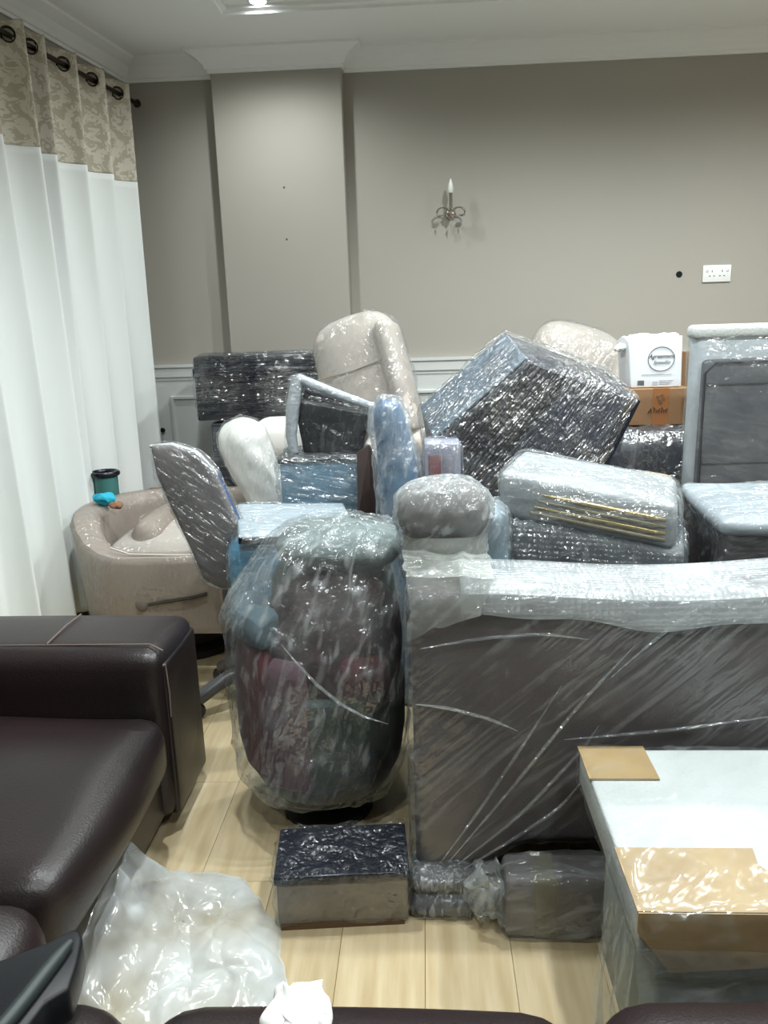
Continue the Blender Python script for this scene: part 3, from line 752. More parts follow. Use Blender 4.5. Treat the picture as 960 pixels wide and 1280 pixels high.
o2 = prism([(xl-.004, y0-.006, zt_+.005), (xl+.235, y0-.006, zt_+.005), (xl+.232, y0-.006, zt_-.09), (xl+.05, y0-.006, zt_-.105), (xl-.004, y0-.006, zt_-.03)], (0, .004, 0))
c2 = obj('cardboard_corner', o1, tapem, t, smooth=False); c3 = obj('cardboard_flap', o2, tapem, c2, smooth=False)
film(t, [f1, c1, c2, c3], film_mat('film_table', (.7, .7, .1), haze=.03, gloss=.06, streak_haze=.1, stretch=3, bump=.4, crinkle=20), vox=.009, off=.006, amp=.006, sdir=(.7, .7, 0), freq=20, stretch=3, seed=61)
# loose film hanging down the left end
V = []; Fc = []; nu, nv = 24, 30
for j in range(nv+1):
    for i in range(nu+1):
        u, q = i/nu, j/nv
        V.append((xl-.008-.015*q+.012*math.sin(u*14+q*3)*q, y0-.005+.2*u+.02*q*math.sin(u*5), zt_-.03-.38*q))
for j in range(nv):
    for i in range(nu): Fc.append((j*(nu+1)+i, j*(nu+1)+i+1, (j+1)*(nu+1)+i+1, (j+1)*(nu+1)+i))
V2 = []
for j in range(nv+1):
    for i in range(nu+1):
        u, q = i/nu, j/nv
        V2.append((xl+.0+.93*u, y0-.012-.012*q+.01*math.sin(u*20+q*3)*q, zt_-.06-.33*q))
obj('loose_film', crumple((V2, Fc), .008, 14, 6), film_mat('film_front', (1, 0, .2), haze=.22, gloss=.08, streak_haze=.25, stretch=4), t)
obj('loose_film', crumple((V, Fc), .008, 14, 3), film_mat('film_loose', (0, 0, 1), haze=.12, gloss=.06, streak_haze=.25, stretch=4), t)
# ================================================================== PLASTIC BAG ON THE FLOOR
def bag_sheet():
    cx, cy = -.57, 1.45
    out = [PZ(*q, .0) for q in ((366, 1242), (348, 1195), (326, 1135), (312, 1100), (262, 1090), (205, 1100), (150, 1112), (160, 1112), (150, 1150), (130, 1200), (115, 1240), (105, 1290), (140, 1310), (220, 1310), (320, 1290))]
    an = sorted((math.atan2(p.y-cy, p.x-cx), math.hypot(p.x-cx, p.y-cy)) for p in out)
    A_ = np.array([a for a, r in an]); R_ = np.array([r for a, r in an])
    A3 = np.concatenate([A_-2*PI, A_, A_+2*PI]); R3 = np.tile(R_, 3)
    na, nr = 200, 80; V = [(cx, cy, 0)]
    for j in range(1, nr+1):
        for i in range(na):
            a = -PI+2*PI*i/na; q = j/nr; r = np.interp(a, A3, R3)*q
            V.append((cx+r*math.cos(a), cy+r*math.sin(a), .115*max(0, 1-q**2.6)**.6))
    Fc = [(0, 1+i, 1+(i+1) % na) for i in range(na)]
    for j in range(nr-1):
        for i in range(na):
            Fc.append((1+j*na+i, 1+(j+1)*na+i, 1+(j+1)*na+(i+1) % na, 1+j*na+(i+1) % na))
    A = np.array(V); hgt = A[:, 2:3]/.115
    B = A*np.array([1, 1, 0])
    def plates(P, f, sd):      # F2-F1 cells: flat plates with sharp folds between them
        Q = P[:, :2]*f; I = np.floor(Q).astype(np.int64); ds = []
        for ox in (-1, 0, 1):
            for oy in (-1, 0, 1):
                J = I+np.array([ox, oy]); z_ = J[:, 0]*0
                ds.append(np.hypot(J[:, 0]+_h(J[:, 0], J[:, 1], z_, sd)-Q[:, 0], J[:, 1]+_h(J[:, 0], J[:, 1], z_+1, sd)-Q[:, 1]))
        ds = np.sort(np.array(ds), 0); return ds[1]-ds[0], ds[0]
    W = B+np.stack([fbm(B*9, 21)-.45, fbm(B*9, 23)-.45, B[:, 2]*0], 1)*.06
    c1_, e1_ = plates(W, 6, 3); c2_, e2_ = plates(W, 14, 5)
    d = .035*c1_ + .010*e1_ + .014*c2_ + .05*(fbm(B*5, 8)-.45) - .03
    A[:, 2] = np.maximum(A[:, 2]*.55+d*(.25+.75*hgt[:, 0]), .003+.012*np.abs(vn(B*25, 4)-.3))
    lean = np.clip((-.58-A[:, 0])/.12, 0, 1)**1.4*np.clip((A[:, 1]-1.2)/.12, 0, 1)*np.clip((1.66-A[:, 1])/.1, 0, 1)
    A[:, 2] += lean*(.15+.05*(vn(B*18, 9)-.5))
    A[:, 0] += .03*(vn(A*16, 6)-.5); A[:, 1] += .03*(vn(A*16, 7)-.5)
    return A, Fc, cx, cy
A, Fc, cx, cy = bag_sheet(); A = A-np.array([cx, cy, 0])
bo = obj('plastic_bag', (A, Fc), film_mat('bag_plastic', (.4, 1, 0), haze=.58, gloss=.10, streak_haze=.2, stretch=2, scale=8, rough=.16, crinkle=24, bump=.35, hazecol=(238, 246, 249)), loc=(cx, cy, 0))
bo.data.polygons.foreach_set('use_smooth', [True]*len(bo.data.polygons))
tag(bo, 'large crumpled clear plastic bag lying on the floor beside the leather sofa', 'plastic bag')

# ================================================================== BEIGE TUB CHAIR BY THE CURTAINS
t = thing('tub_chair', 'low beige tub armchair with a side lever, beside the curtain folds', 'chair', (-1.09, 3.22, 0))
def tub():
    # wall of the tub swept in a U that is open towards +x; side facing the camera dips like a wing arm
    V = []; Fc = []; n = 44
    path = []
    for i in range(n+1):
        q = i/n
        if q < .36: u = q/.36; path.append((.28-.40*u, -.30, u))
        elif q < .64:
            a = -PI/2-(q-.36)/.28*PI; path.append((-.12+.21*math.cos(a)*1.05, .30*math.sin(a), 1))
        else: u = (q-.64)/.36; path.append((-.12+.40*u, .30, 1-u))
    k = 8
    for i, (x, y, u) in enumerate(path):
        a = path[max(0, i-1)]; b = path[min(n, i+1)]; d = Vector((b[0]-a[0], b[1]-a[1], 0)).normalized(); nv = Vector((-d.y, d.x, 0))
        e_ = max(0., min(1., (i/n-.36)/.12)); ht = .50+.13*e_*e_*(3-2*e_)
        tk = .045
        for (o_, z) in ((-tk, .17), (-tk-.01, .30), (-tk-.035, ht-.03), (-tk-.02, ht-.005), (0, ht), (tk*.6, ht-.012), (tk, ht-.05), (tk, .17)):
            inward = Vector((x, y, 0)) + nv*o_*-1
            V.append((inward.x, inward.y, z))
    for i in range(n):
        for j in range(k): Fc.append((i*k+j, i*k+(j+1) % k, (i+1)*k+(j+1) % k, (i+1)*k+j))
    Fc.append(tuple(range(k))); Fc.append(tuple(reversed(range(n*k, n*k+k))))
    return V, Fc
tubm = mat('taupe_leatherette', (162, 147, 135), .6, .3, bump=.08, bscale=250)
sh = obj('tub_shell', tub(), tubm, t)
obj('piping', tube([(.28, -.345, .497), (.1, -.347, .499), (-.08, -.345, .505), (-.16, -.335, .53)], .004, 6), mat('pale_piping', (205, 198, 190), .5), sh)
obj('plinth', lathe([(.25, 0), (.25, .03), (.2, .05), (.2, .18)], 32), darkm, t)
st = obj('seat_cushion', rbox(-.22, .30, -.245, .245, .17, .52, .06, puff=.04), beigem, t)
bc_ = obj('back_cushion', xf(rbox(-.06, .06, -.2, .2, 0, .3, .05, puff=.02), (-.17, 0, .31), (0, .42, 0)), tubm, t)
lv = tube([(-.02, -.36, .30), (.06, -.365, .315), (.16, -.368, .33), (.22, -.365, .345)], .007, 8)
lo = obj('lever', lv, mat('lever_grey', (70, 64, 60), .4, metal=.5), t)
obj('lever_pivot', xf(lathe([(.024, 0), (.024, .014), (.016, .02)], 20), (-.05, -.345, .295), (PI/2, 0, 0)), mat('pivot_grey', (112, 102, 94), .5), lo)
film(t, [sh, st, bc_], f_clear, vox=.013, off=.004, amp=.004, sdir=(1, 0, .2), freq=18, hull=False, seed=71, smooth=1)
# items behind it
t = thing('storage_box', 'plain brown cardboard box on the floor behind the beige tub chair', 'box', (-1.30, 3.74, 0))
obj('body', bevel(box(-.13, .15, -.12, .14, 0, .57), .004), cardm, t); obj('tape', box(-.128, .148, -.03, .03, .5705, .572), tapem, t, smooth=False)
p = PY(122, 592, 3.50)
t = thing('plastic_bin', 'teal plastic bin with a black rim beside the white curtain', 'bin', (-1.50, 3.50, 0))
zr = p.z
obj('bucket', lathe([(.045, 0), (.047, .01), (.056, zr-.03), (.058, zr), (.054, zr), (.052, zr-.03), (.04, .02)], 32), mat('teal_plastic', (70, 124, 120), .4), t)
obj('rim', xf(torus(.059, .010, 32, 8), (0, 0, zr), scale=(1, 1, 1.3)), blackm, t)
p = PZ(130, 627, .64)
v, f = blob(.042, .035, .026, .018, 26, 9); mz = min(q[2] for q in v)
tag(obj('cleaning_cloth', ([(q[0], q[1], q[2]-mz) for q in v], f), mat('turquoise_cloth', (40, 172, 200), .8), loc=(p.x, p.y, .626)), 'bright turquoise cloth heaped on the beige chair rim near the teal bin', 'cloth')
p = PZ(140, 631, .64); v, f = blob(.03, .022, .016, .01, 30, 13); mz = min(q[2] for q in v)
tag(obj('paper_packet', ([(q[0], q[1], q[2]-mz) for q in v], f), mat('kraft_paper', (140, 104, 78), .8), loc=(p.x+.03, p.y-.03, .626)), 'small crumpled brown paper packet beside the turquoise cloth', 'packet')
p = PY(205, 537, D-.014)
t = thing('panel_knob', 'small black knob on the white wall panelling beside the curtain', 'knob', (p.x, D-.014, p.z))
obj('stem', xf(lathe([(.006, 0), (.006, .014)], 12), rot=(PI/2, 0, 0)), blackm, t); obj('knob', xf(lathe([(.006, .012), (.013, .016), (.014, .022), (.009, .028)], 18), rot=(PI/2, 0, 0)), blackm, t)
t = thing('wire_rack', 'small silvery rack in crinkled wrap standing on the box behind the beige chair', 'rack', (-1.27, 3.72, .573))
bars = join(tube([(-.04, 0, 0.008), (-.03, 0, .13)], .009, 8), tube([(-.03, 0, .125), (.07, 0, .15)], .009, 8), tube([(.07, 0, .15), (.08, 0, .008)], .009, 8))
b1 = obj('bar_frame', bars, mat('white_metal', (205, 206, 206), .4), t)
film(t, [b1], f_milk, vox=.009, off=.004, amp=.012, hull=True, seed=77, freq=30, stretch=2, zmin=.002)

# ================================================================== OFFICE CHAIR IN WRAP
t = thing('office_chair', 'wrapped office chair with a grey curved back and blue seat on a star base', 'chair', (-.63, 2.63, 0))
lgm = mat('star_base_grey', (84, 84, 86), .35)
for k_ in range(5):
    a = math.radians(141+72*k_); c_, s_ = math.cos(a), math.sin(a)
    leg = obj('leg', tube([(.03*c_, .03*s_, .13), (.12*c_, .12*s_, .125), (.18*c_, .18*s_, .10), (.235*c_, .235*s_, .07)], [.03, .028, .026, .024], 10), lgm, t)
    obj('caster', xf(lathe([(.026, -.02), (.031, -.014), (.031, .014), (.026, .02)], 20), (.245*c_, .245*s_, .032), (PI/2, 0, a)), blackm, leg)
obj('gas_post', lathe([(.035, .09), (.035, .2), (.024, .21), (.024, .42)], 20), lgm, t)
def bend(A):
    return A
seat = obj('seat', xf(rbox(-.17, .19, -.22, .22, 0, .26, .045, puff=.012), (.12, -.02, .42), (0, -.04, math.radians(12))), mat('bright_blue_fabric', (70, 144, 182), .6), t)
top = obj('silver_cover', xf(rbox(-.15, .24, -.24, .15, 0, .02, .009), (.12, -.02, .70), (.05, .06, math.radians(14))), mat('silver_sheet', (168, 180, 188), .3, bump=.4, bscale=30, bstretch=(1, 8, 8)), t)
ed = obj('cover_edge', xf(rbox(-.15, .24, -.246, -.236, -.006, .016, .004), (.12, -.02, .70), (.05, .06, math.radians(14))), blackm, t)
# back: a curved blade leaning left
o_ = [PY(*q, 2.50) for q in ((186, 557), (215, 556), (246, 566), (268, 590), (284, 625), (300, 660), (332, 712), (328, 735), (275, 738), (252, 725), (238, 690), (214, 640), (194, 595))]
mid = sum((Vector(q) for q in o_), Vector())/len(o_)
pv_ = prism([Vector(q) for q in o_], (0, .06, 0))
bkp = obj('backrest', loc_of(bevel(pv_, .018, 3), t), mat('slate_grey_fabric', (122, 117, 115), .7, rgb2=(100, 97, 100), cscale=5), t)
e0 = [PY(*q, 2.52) for q in ((188, 558), (215, 557), (244, 567), (266, 590), (276, 610))]
obj('foil_edge', loc_of(tube(e0, [.006, .011, .013, .013, .008], 10), t), mat('crinkled_foil', (190, 194, 196), .25, bump=.8, bscale=60), bkp)
e2 = [PY(*q, 2.53) for q in ((268, 592), (276, 608), (284, 625), (300, 660))]
obj('edge_piping', loc_of(tube(e2, .014, 10), t), mat('royal_blue', (36, 70, 130), .5), bkp)
obj('back_bracket', loc_of(tube([(-.62, 2.62, .44), (-.66, 2.57, .46), (-.66, 2.53, .52)], .02, 10), t), lgm, t)
film(t, [bkp], f_d, vox=.008, off=.006, amp=.008, sdir=(.6, 0, -.5), freq=20, stretch=4, hull=False, seed=81)
film(t, [seat, top], film_mat('film_seat', (1, .2, 0), haze=.07, gloss=.1, streak_haze=.3), vox=.010, off=.005, amp=.008, sdir=(1, .3, 0), freq=24, seed=83)

# ================================================================== BOXES AND SEATING AGAINST THE BACK WALL
def wbox_thing(name, label, cat, c, size, rz, m_, fm, sdir, seed, parts=None, amp=.008, vox=.011, freq=24, bevel_=.008, r=None):
    """a boxy thing standing at c (base centre): body + its own parts + film"""
    t = thing(name, label, cat, c, rz)
    sx, sy, sz = size
    b = obj('body', rbox(-sx/2, sx/2, -sy/2, sy/2, 0.004, sz, r, step=.08) if r else bevel(box(-sx/2, sx/2, -sy/2, sy/2, 0.004, sz), bevel_), m_, t)
    ps = [b]
    for (nm, bx, mm) in (parts or []): ps.append(obj(nm, bevel(box(*bx), .004, 1), mm, t))
    film(t, ps, fm, vox=vox, off=.006, amp=amp, sdir=sdir, freq=freq, seed=seed, zmin=.002)
    return t
# black boxes at the left
wbox_thing('wrapped_cabinet', 'dark wrapped cabinet on the floor carrying the glossy black box', 'cabinet', (-.82, 4.02, 0), (.50, .40, .90), 0, charm, f_h, (1, 0, 0), 91, [('door', (-.245, -.005, -.215, -.2, .03, .88), charm), ('door', (.005, .245, -.215, -.2, .03, .88), charm)], vox=.014)
wbox_thing('wrapped_box', 'glossy black box in stretch film on top of the dark cabinet by the panelling', 'box', (-.795, 4.02, .912), (.68, .40, .315), math.radians(1), blackm, f_h, (1, 0, .06), 93, [('lid', (-.345, .345, -.205, .205, .21, .26), blackm)], amp=.010, vox=.009, freq=26)
# beige recliners
def recliner(label, c, rz, lean, sx=.46, bh=.62, seed=1):
    t = thing('armchair', label, 'armchair', c, rz, 'beige recliners in clear wrap')
    ps = [obj('seat', rbox(-sx/2, sx/2, -.26, .22, .02, .34, .06, puff=.02), beigem, t)]
    for s in (-1, 1): ps.append(obj('armrest', rbox(s*(sx/2+.025)-.03, s*(sx/2+.025)+.03, -.26, .22, .01, .40, .03, puff=.01), beigem, t))
    bk_ = obj('backrest', xf(rbox(-sx/2, sx/2, -.10, .10, 0, bh, .095, puff=.03, step=.03), (0, .10, .25), (-.12, lean, 0)), beigem, t); ps.append(bk_)
    sd = obj('side_wing', xf(rbox(sx/2-.06, sx/2+.02, -.14, .06, .08, bh-.06, .035, puff=.01), (0, .10, .25), (-.12, lean, 0)), beigem, t); ps.append(sd)
    for zz in (.2, .4):
        obj('seam', xf(tube([(-sx/2+.02, -.125, zz*bh/.62), (0, -.138, zz*bh/.62-.01), (sx/2-.06, -.125, zz*bh/.62)], .003, 6), (0, .10, .25), (-.12, lean, 0)), mat('seam_tan', (150, 138, 124), .8), bk_)
    film(t, ps, film_mat('film_recliner', (.6, 0, .8), haze=.05, gloss=.12, streak_haze=.1, stretch=3), vox=.012, off=.006, amp=.013, sdir=(.6, 0, .8), freq=16, stretch=3, hull=False, seed=seed, smooth=2, zmin=.003)
    return t
wbox_thing('wrapped_chest', 'low dark wrapped chest under the upright beige recliner', 'chest', (-.22, 3.57, 0), (.50, .50, .48), 0, charm, f_h, (1, 0, 0), 95, [('drawer', (-.23, .23, -.27, -.255, .05, .23), charm), ('drawer', (-.23, .23, -.27, -.255, .25, .44), charm)], vox=.016)
recliner('beige padded recliner with a tall rounded back, beside the glossy black box', (-.215, 3.55, .49), math.radians(-14), math.radians(-16), sx=.40, bh=.66, seed=96)
wbox_thing('wrapped_chest', 'low dark wrapped chest under the recliner behind the tilted cabinet', 'chest', (.66, 4.0, 0), (.62, .5, .42), 0, charm, f_h, (1, 0, 0), 97, [('drawer', (-.29, .29, -.26, -.245, .05, .2), charm), ('drawer', (-.29, .29, -.26, -.245, .22, .39), charm)], vox=.016)
recliner('beige padded recliner mostly hidden behind the tilted dark cabinet', (.66, 3.98, .43), math.radians(4), math.radians(16), sx=.46, bh=.64, seed=98)
# white bolster and cream armchair at the left
t = thing('rolled_duvet', 'thick white rolled duvet standing upright before the dark cabinet', 'duvet', (-.66, 3.30, 0))
a_, b_ = PY(292, 524, 3.36), PY(342, 640, 3.28)
pts = [a_.lerp(b_, q) for q in np.linspace(0, 1, 12)]; dn = (b_-a_)
pts += [b_+Vector((.0, 0, -b_.z+.06))*q for q in (.33, .66, 1)]
rr = [.04, .085, .105, .11, .108, .105, .10, .10, .10, .095, .095, .095, .095, .095, .09]
A = np.array([tuple(q) for q in loc_of(tube(pts, rr, 40), t)[0]]); fcs = tube(pts, rr, 40)[1]
dn_ = fbm(A*7, 3)-.45; sr = ridge(A*np.array([16, 16, 30])+A[:, [2]]*8, 5)-.3
ctr = np.repeat(np.array([tuple(q) for q in loc_of((pts, []), t)[0]]), 40, 0); nrm_ = A-ctr; nrm_ /= np.linalg.norm(nrm_, axis=1, keepdims=True)
A = A+nrm_*(dn_*.055+sr*.016)[:, None]; A[:, 2] = np.maximum(A[:, 2], .003)
rl = obj('duvet', (A, fcs), creamm, t)
md = rl.modifiers.new('s', 'SUBSURF'); md.levels = 1; md.render_levels = 1
film(t, [rl], f_clear, vox=.012, off=.005, amp=.006, sdir=(0, 0, 1), freq=26, hull=False, seed=101)
for k_, wh in enumerate(('beige cushion at the bottom of the stack behind the white duvet', 'beige cushion second from the floor in the stack behind the duvet', 'cream cushion in the middle of the stack behind the duvet', 'cream cushion just below the topmost one behind the duvet', 'cream cushion topmost in the stack between white duvet and black crate')):
    tag(obj('cushion', rbox(-.15, .15, -.11, .11, 0, .18, .06, puff=.003), creamm if k_ > 1 else beigem, loc=(-.66, 3.67, .005+.188*k_)), wh, 'cushion', 'cushions stacked behind the duvet')
# blue-silver box with dark side, the black crate on it
wbox_thing('wrapped_cabinet', 'blue-grey wrapped bedside cabinet with a brown side, under the black crate', 'cabinet', (-.40, 3.06, 0), (.33, .32, .865), math.radians(3), mat('blue_grey_panel', (108, 138, 154), .35, rgb2=(88, 116, 136), cscale=6), film_mat('film_blue', (1, 0, -.25), haze=.07, gloss=.16, streak_haze=.3, stretch=6, scale=9), (1, 0, -.25), 103, [('top_edge', (-.172, .172, -.167, .16, .85, .868), blackm), ('side_panel', (.163, .172, -.16, .16, .02, .85), brownm)], vox=.009, amp=.009)
t = thing('leaning_board', 'dark brown board leaning upright beside the blue-grey cabinet', 'board', (-.17, 2.93, 0))
q_ = [PY(446, 566, 2.86), PY(462, 556, 2.86), PY(496, 640, 2.84), PY(447, 650, 2.80)]
lowp = [Vector((q_[2].x+.02, 2.86, 0)), Vector((q_[3].x, 2.84, 0))]
obj('panel', loc_of(bevel(prism(q_[:3]+lowp+[q_[3]], (0, .018, 0)), .002, 1), t), brownm, t, smooth=False)
obj('edge_strip', loc_of(tube([PY(484, 560, 2.83), PY(485, 645, 2.80)], .006, 8), t), mat('silver_edge', (170, 172, 174), .3, metal=.6), t)
# crate: open dark box with a foamed rim, tilted
t = thing('black_crate', 'open black crate with a foil-wrapped rim tilted on the blue-grey cabinet', 'crate', (-.36, 3.04, .87))
fr = [PY(*q, 2.99) for q in ((366, 500), (462, 518), (452, 566), (380, 568))]
bq = [p + Vector((.01, .22, .02)) for p in fr]
body = obj('body', loc_of(bevel((fr+bq, [(0, 1, 2, 3), (7, 6, 5, 4), (0, 4, 5, 1), (1, 5, 6, 2), (2, 6, 7, 3), (3, 7, 4, 0)]), .006), t), mat('black_plastic', (22, 22, 24), .5), t)
rm = [PY(366, 478, 2.97), PY(400, 486, 2.97), PY(466, 512, 2.97)]
r1 = obj('rim', loc_of(tube([PY(372, 472, 2.98), PY(385, 478, 2.97), PY(420, 492, 2.97), PY(466, 508, 2.97), PY(462, 540, 2.97)], [.016, .019, .018, .016, .012], 12), t), mat('foil_rim', (176, 180, 184), .3, bump=.8, bscale=45), t)
r2 = obj('rim', loc_of(tube([PY(372, 472, 2.98), PY(366, 510, 2.97), PY(364, 545, 2.97), PY(368, 566, 2.97)], [.024, .026, .022, .018], 12), t), MATS['foil_rim'], t)
bkpan = obj('back_panel', loc_of(bevel(prism([PY(*q, 3.05) for q in ((372, 476), (464, 509), (460, 530), (368, 512))], (0, .02, 0)), .003, 1), t), mat('black_weave', (30, 30, 32), .6, bump=.5, bscale=150), t)
film(t, [body, r1, r2, bkpan], f_clear, vox=.008, off=.005, amp=.008, sdir=(.9, 0, -.3), freq=26, hull=False, seed=105, zmin=.002)
# blue bundle standing up, small picture box
t = thing('blue_roll', 'tall blue roll in crinkled film standing between the brown board and picture box', 'roll', (-.09, 2.66, 0))
pts = [PY(483, 508, 2.66), PY(488, 530, 2.66), PY(494, 565, 2.66), PY(500, 600, 2.66), PY(506, 640, 2.66)]
pts.append(Vector((pts[-1].x+.01, 2.66, .4))); pts.append(Vector((pts[-2].x+.01, 2.66, .012)))
rb = obj('roll', loc_of(tube([pts[0]+Vector((-.002, 0, .022))]+pts, [.02, .046, .056, .064, .072, .078, .08, .08], 28), t), bluem, t)
r2 = obj('wrapped_lining', loc_of(tube([p+Vector((.032, .01, -.02)) for p in pts[1:]], [.03, .04, .045, .045, .045, .045], 20), t), mat('pale_blue_lining', (150, 176, 186), .6), t)
film(t, [rb, r2], film_mat('film_roll', (.15, 0, 1), haze=.2, gloss=.12, streak_haze=.3, stretch=4), vox=.009, off=.014, amp=.012, sdir=(.1, 0, 1), freq=20, hull=False, seed=107, zmin=.004)
p = PY(547, 555, 2.62)
wbox_thing('picture_box', 'tall narrow wrapped box with a faded red picture, beside the blue roll', 'box', (p.x+.016, 2.70, 0), (.125, .14, p.z), 0, mat('lilac_grey_card', (140, 142, 158), .6), f_v, (0, 0, 1), 109, [('picture', (-.048, -.005, -.074, -.068, p.z-.19, p.z-.04), mat('faded_red_print', (120, 68, 72), .6)), ('picture', (.0, .04, -.074, -.068, p.z-.19, p.z-.04), mat('grey_print', (128, 124, 136), .6))], vox=.009)

# ================================================================== TILTED DARK CABINET
wbox_thing('wrapped_chest', 'dark wrapped chest on the floor propping up the tilted cabinet', 'chest', (.42, 3.02, 0), (.44, .44, .66), 0, charm, f_h, (1, 0, 0), 111, [('drawer', (-.2, .2, -.235, -.218, .05, .33), charm), ('drawer', (-.2, .2, -.235, -.218, .35, .62), charm)], vox=.016)
t = thing('tilted_cabinet', 'large dark two-door cabinet in stretch film tipped over at an angle', 'cabinet', (.42, 2.95, .67))
Af, Bf, Cf, Gf, Df = PY(660, 450, 2.80), PY(796, 499, 2.84), PY(742, 606, 2.78), PY(556, 640, 2.74), PY(543, 551, 2.76)
wv = PY(633, 418, 3.10)-Af
body = obj('body', loc_of(bevel(prism([Af, Bf, Cf, Gf, Df], wv), .006), t), charm, t)
def onf(u, v):   # point on the front face
    a = Af.lerp(Bf, u); b = Df.lerp(Cf, u); return a.lerp(b, v)
nf = (Bf-Af).cross(Df-Af).normalized()
nf = nf if nf.y < 0 else -nf
for (u0, u1, mm) in ((.03, .40, mat('ink_panel', (30, 31, 38), .35)), (.43, .93, slatem)):
    obj('door', loc_of(bevel(prism([onf(u0, .02)+nf*.001, onf(u1, .02)+nf*.001, onf(u1, .98)+nf*.001, onf(u0, .98)+nf*.001], nf*.012), .003, 1), t), mm, t, smooth=False)
obj('edge_panel', loc_of(bevel(prism([Bf, Cf, Cf+nf*.016+(Bf-Af)*.03, Bf+nf*.016+(Bf-Af)*.03], (Bf-Af)*-.06), .003, 1), t), blackm, t, smooth=False)
sp_ = Df+wv*.1
tp = obj('top_board', loc_of(bevel(prism([Af+nf*.006+wv*.02, Df+nf*.006+wv*.02, Df+wv*.98, Af+wv*.98], (wv.cross(Df-Af)).normalized()*(.012 if (wv.cross(Df-Af)).z > 0 else -.012)), .003, 1), t), mat('blue_silver_board', (98, 116, 130), .35, rgb2=(72, 84, 96), cscale=4), t, smooth=False)
film(t, [body, tp], film_mat('film_tilt', (-.62, 0, -.78), haze=.015, gloss=.26, streak_haze=.10, stretch=15, scale=6.5, bump=1.0), vox=.008, off=.016, amp=.006, sdir=(-.62, 0, -.78), freq=26, stretch=10, seed=113)

# ================================================================== RIGHT HAND STACK
wbox_thing('wrapped_cabinet', 'dark glossy wrapped cabinet under the brown carton', 'cabinet', (.945, 3.42, 0), (.46, .40, .895), 0, mat('blue_black_panel', (52, 58, 70), .3), film_mat('film_foil', (.2, 0, 1), haze=.06, gloss=.34, streak_haze=.25, stretch=3, scale=9, bump=1.0), (.2, 0, 1), 121, [('drawer', (-.24, .24, -.235, -.218, .5, .86), charm), ('drawer', (-.24, .24, -.235, -.218, .06, .47), charm)], vox=.010, amp=.012)
p0, p1 = PY(786, 489, 3.34), PY(851, 537, 3.34)
t = thing('cardboard_carton', 'brown cardboard carton with scribbled ink under the white printed box', 'box', ((p0.x+p1.x)/2+.02, 3.46, .905))
hw = .125; ch = .155
obj('body', bevel(box(-hw, hw, -.12, .12, 0, ch), .003, 1), cardm, t, smooth=False)
obj('tape', box(-.03, .035, -.1215, -.1195, .002, ch), mat('carton_tape', (150, 100, 60), .35), t, smooth=False)
for dx, dz, rz_ in ((-.03, .06, .3), (-.012, .066, -.4), (.004, .06, .5), (.02, .064, -.2), (.034, .06, .6)):
    obj('ink_mark', xf(tube([(-.006, 0, -.01), (0, 0, .012), (.006, 0, -.006)], .0022, 6), (dx-.01, -.1215, dz), (0, rz_, 0)), mat('marker_ink', (46, 34, 26), .8), t)
for dx, dz in ((-.012, .12), (.006, .126), (.012, .11), (-.004, .105), (.002, .095)):
    obj('ink_mark', xf(lathe([(.008, 0), (.007, .001)], 10), (dx, -.1215, dz), (PI/2, 0, 0)), mat('smudge_ink', (112, 78, 52), .8), t)
# white printed box
t = thing('printed_carton', 'white printed box with a black circle emblem on the brown carton', 'box', ((p0.x+p1.x)/2+.005, 3.46, .905+ch+.002))
bw, bd, bh = .105, .10, .205
def skew(A):
    k_ = np.clip(A[:, 2]/bh, 0, 1); A[:, 0] *= 1+.06*k_; A[:, 0] -= .012*k_; A[:, 2] += np.where(A[:, 2] > bh*.8, .01*np.sin(A[:, 0]*40)*np.cos(A[:, 1]*30), 0); return A
obj('body', rbox(-bw, bw, -bd, bd, 0, bh, .006, fn=skew, step=.03), mat('white_card', (230, 234, 238), .55), t)
obj('top_flap', crumple(xf(rbox(-.11, .10, -.02, .02, 0, .03, .012, step=.012), (-.006, -.055, bh-.014), (.25, 0, 0)), .006, 20, 3), mat('white_wrap_paper', (242, 243, 244), .6), t)
obj('top_flap', crumple(xf(rbox(-.04, .04, -.05, .05, 0, .02, .009, step=.012), (-.105, 0, bh-.04), (0, -.5, 0)), .008, 20, 5), MATS['white_wrap_paper'], t)
def text(body, size, x, z, y, par, material, shear=.25, nm='lettering'):
    cu = bpy.data.curves.new('txt', 'FONT'); cu.body = body; cu.size = size; cu.align_x = 'CENTER'; cu.shear = shear; cu.extrude = .0006
    o = bpy.data.objects.new('txt', cu); col.objects.link(o)
    dg = bpy.context.evaluated_depsgraph_get(); me = bpy.data.meshes.new_from_object(o.evaluated_get(dg))
    bpy.data.objects.remove(o)
    me.materials.clear(); me.materials.append(material)
    n = bpy.data.objects.new(nm, me); col.objects.link(n); n.parent = par; n.location = (x, y, z); n.rotation_euler = (PI/2, 0, 0)
    return n
yf = -bd-.0012
obj('emblem_ring', xf(torus(.054, .0013, 48, 6), (.016, yf, .118), (PI/2, 0, 0), (1, .92, 1)), inkm, t)
text('Agreement', .0235, .016, .122, yf, t, inkm, .35); text('Speedlin', .0205, .018, .098, yf, t, mat('grey_ink', (124, 130, 134), .6), .35)
obj('printed_line', box(-.062, .062, yf-.0003, yf+.0005, .053, .0545), MATS['grey_ink'], t, smooth=False)
for k_ in range(9):
    obj('barcode_bar', box(-.078+.0031*k_, -.0764+.0031*k_+(.0006 if k_ % 3 else 0), yf-.0003, yf+.0005, .010, .031), inkm, t, smooth=False)
for k_ in range(3):
    obj('printed_line', box(.012, .07-.008*k_, yf-.0003, yf+.0005, .027-.007*k_, .0285-.007*k_), MATS['grey_ink'], t, smooth=False)
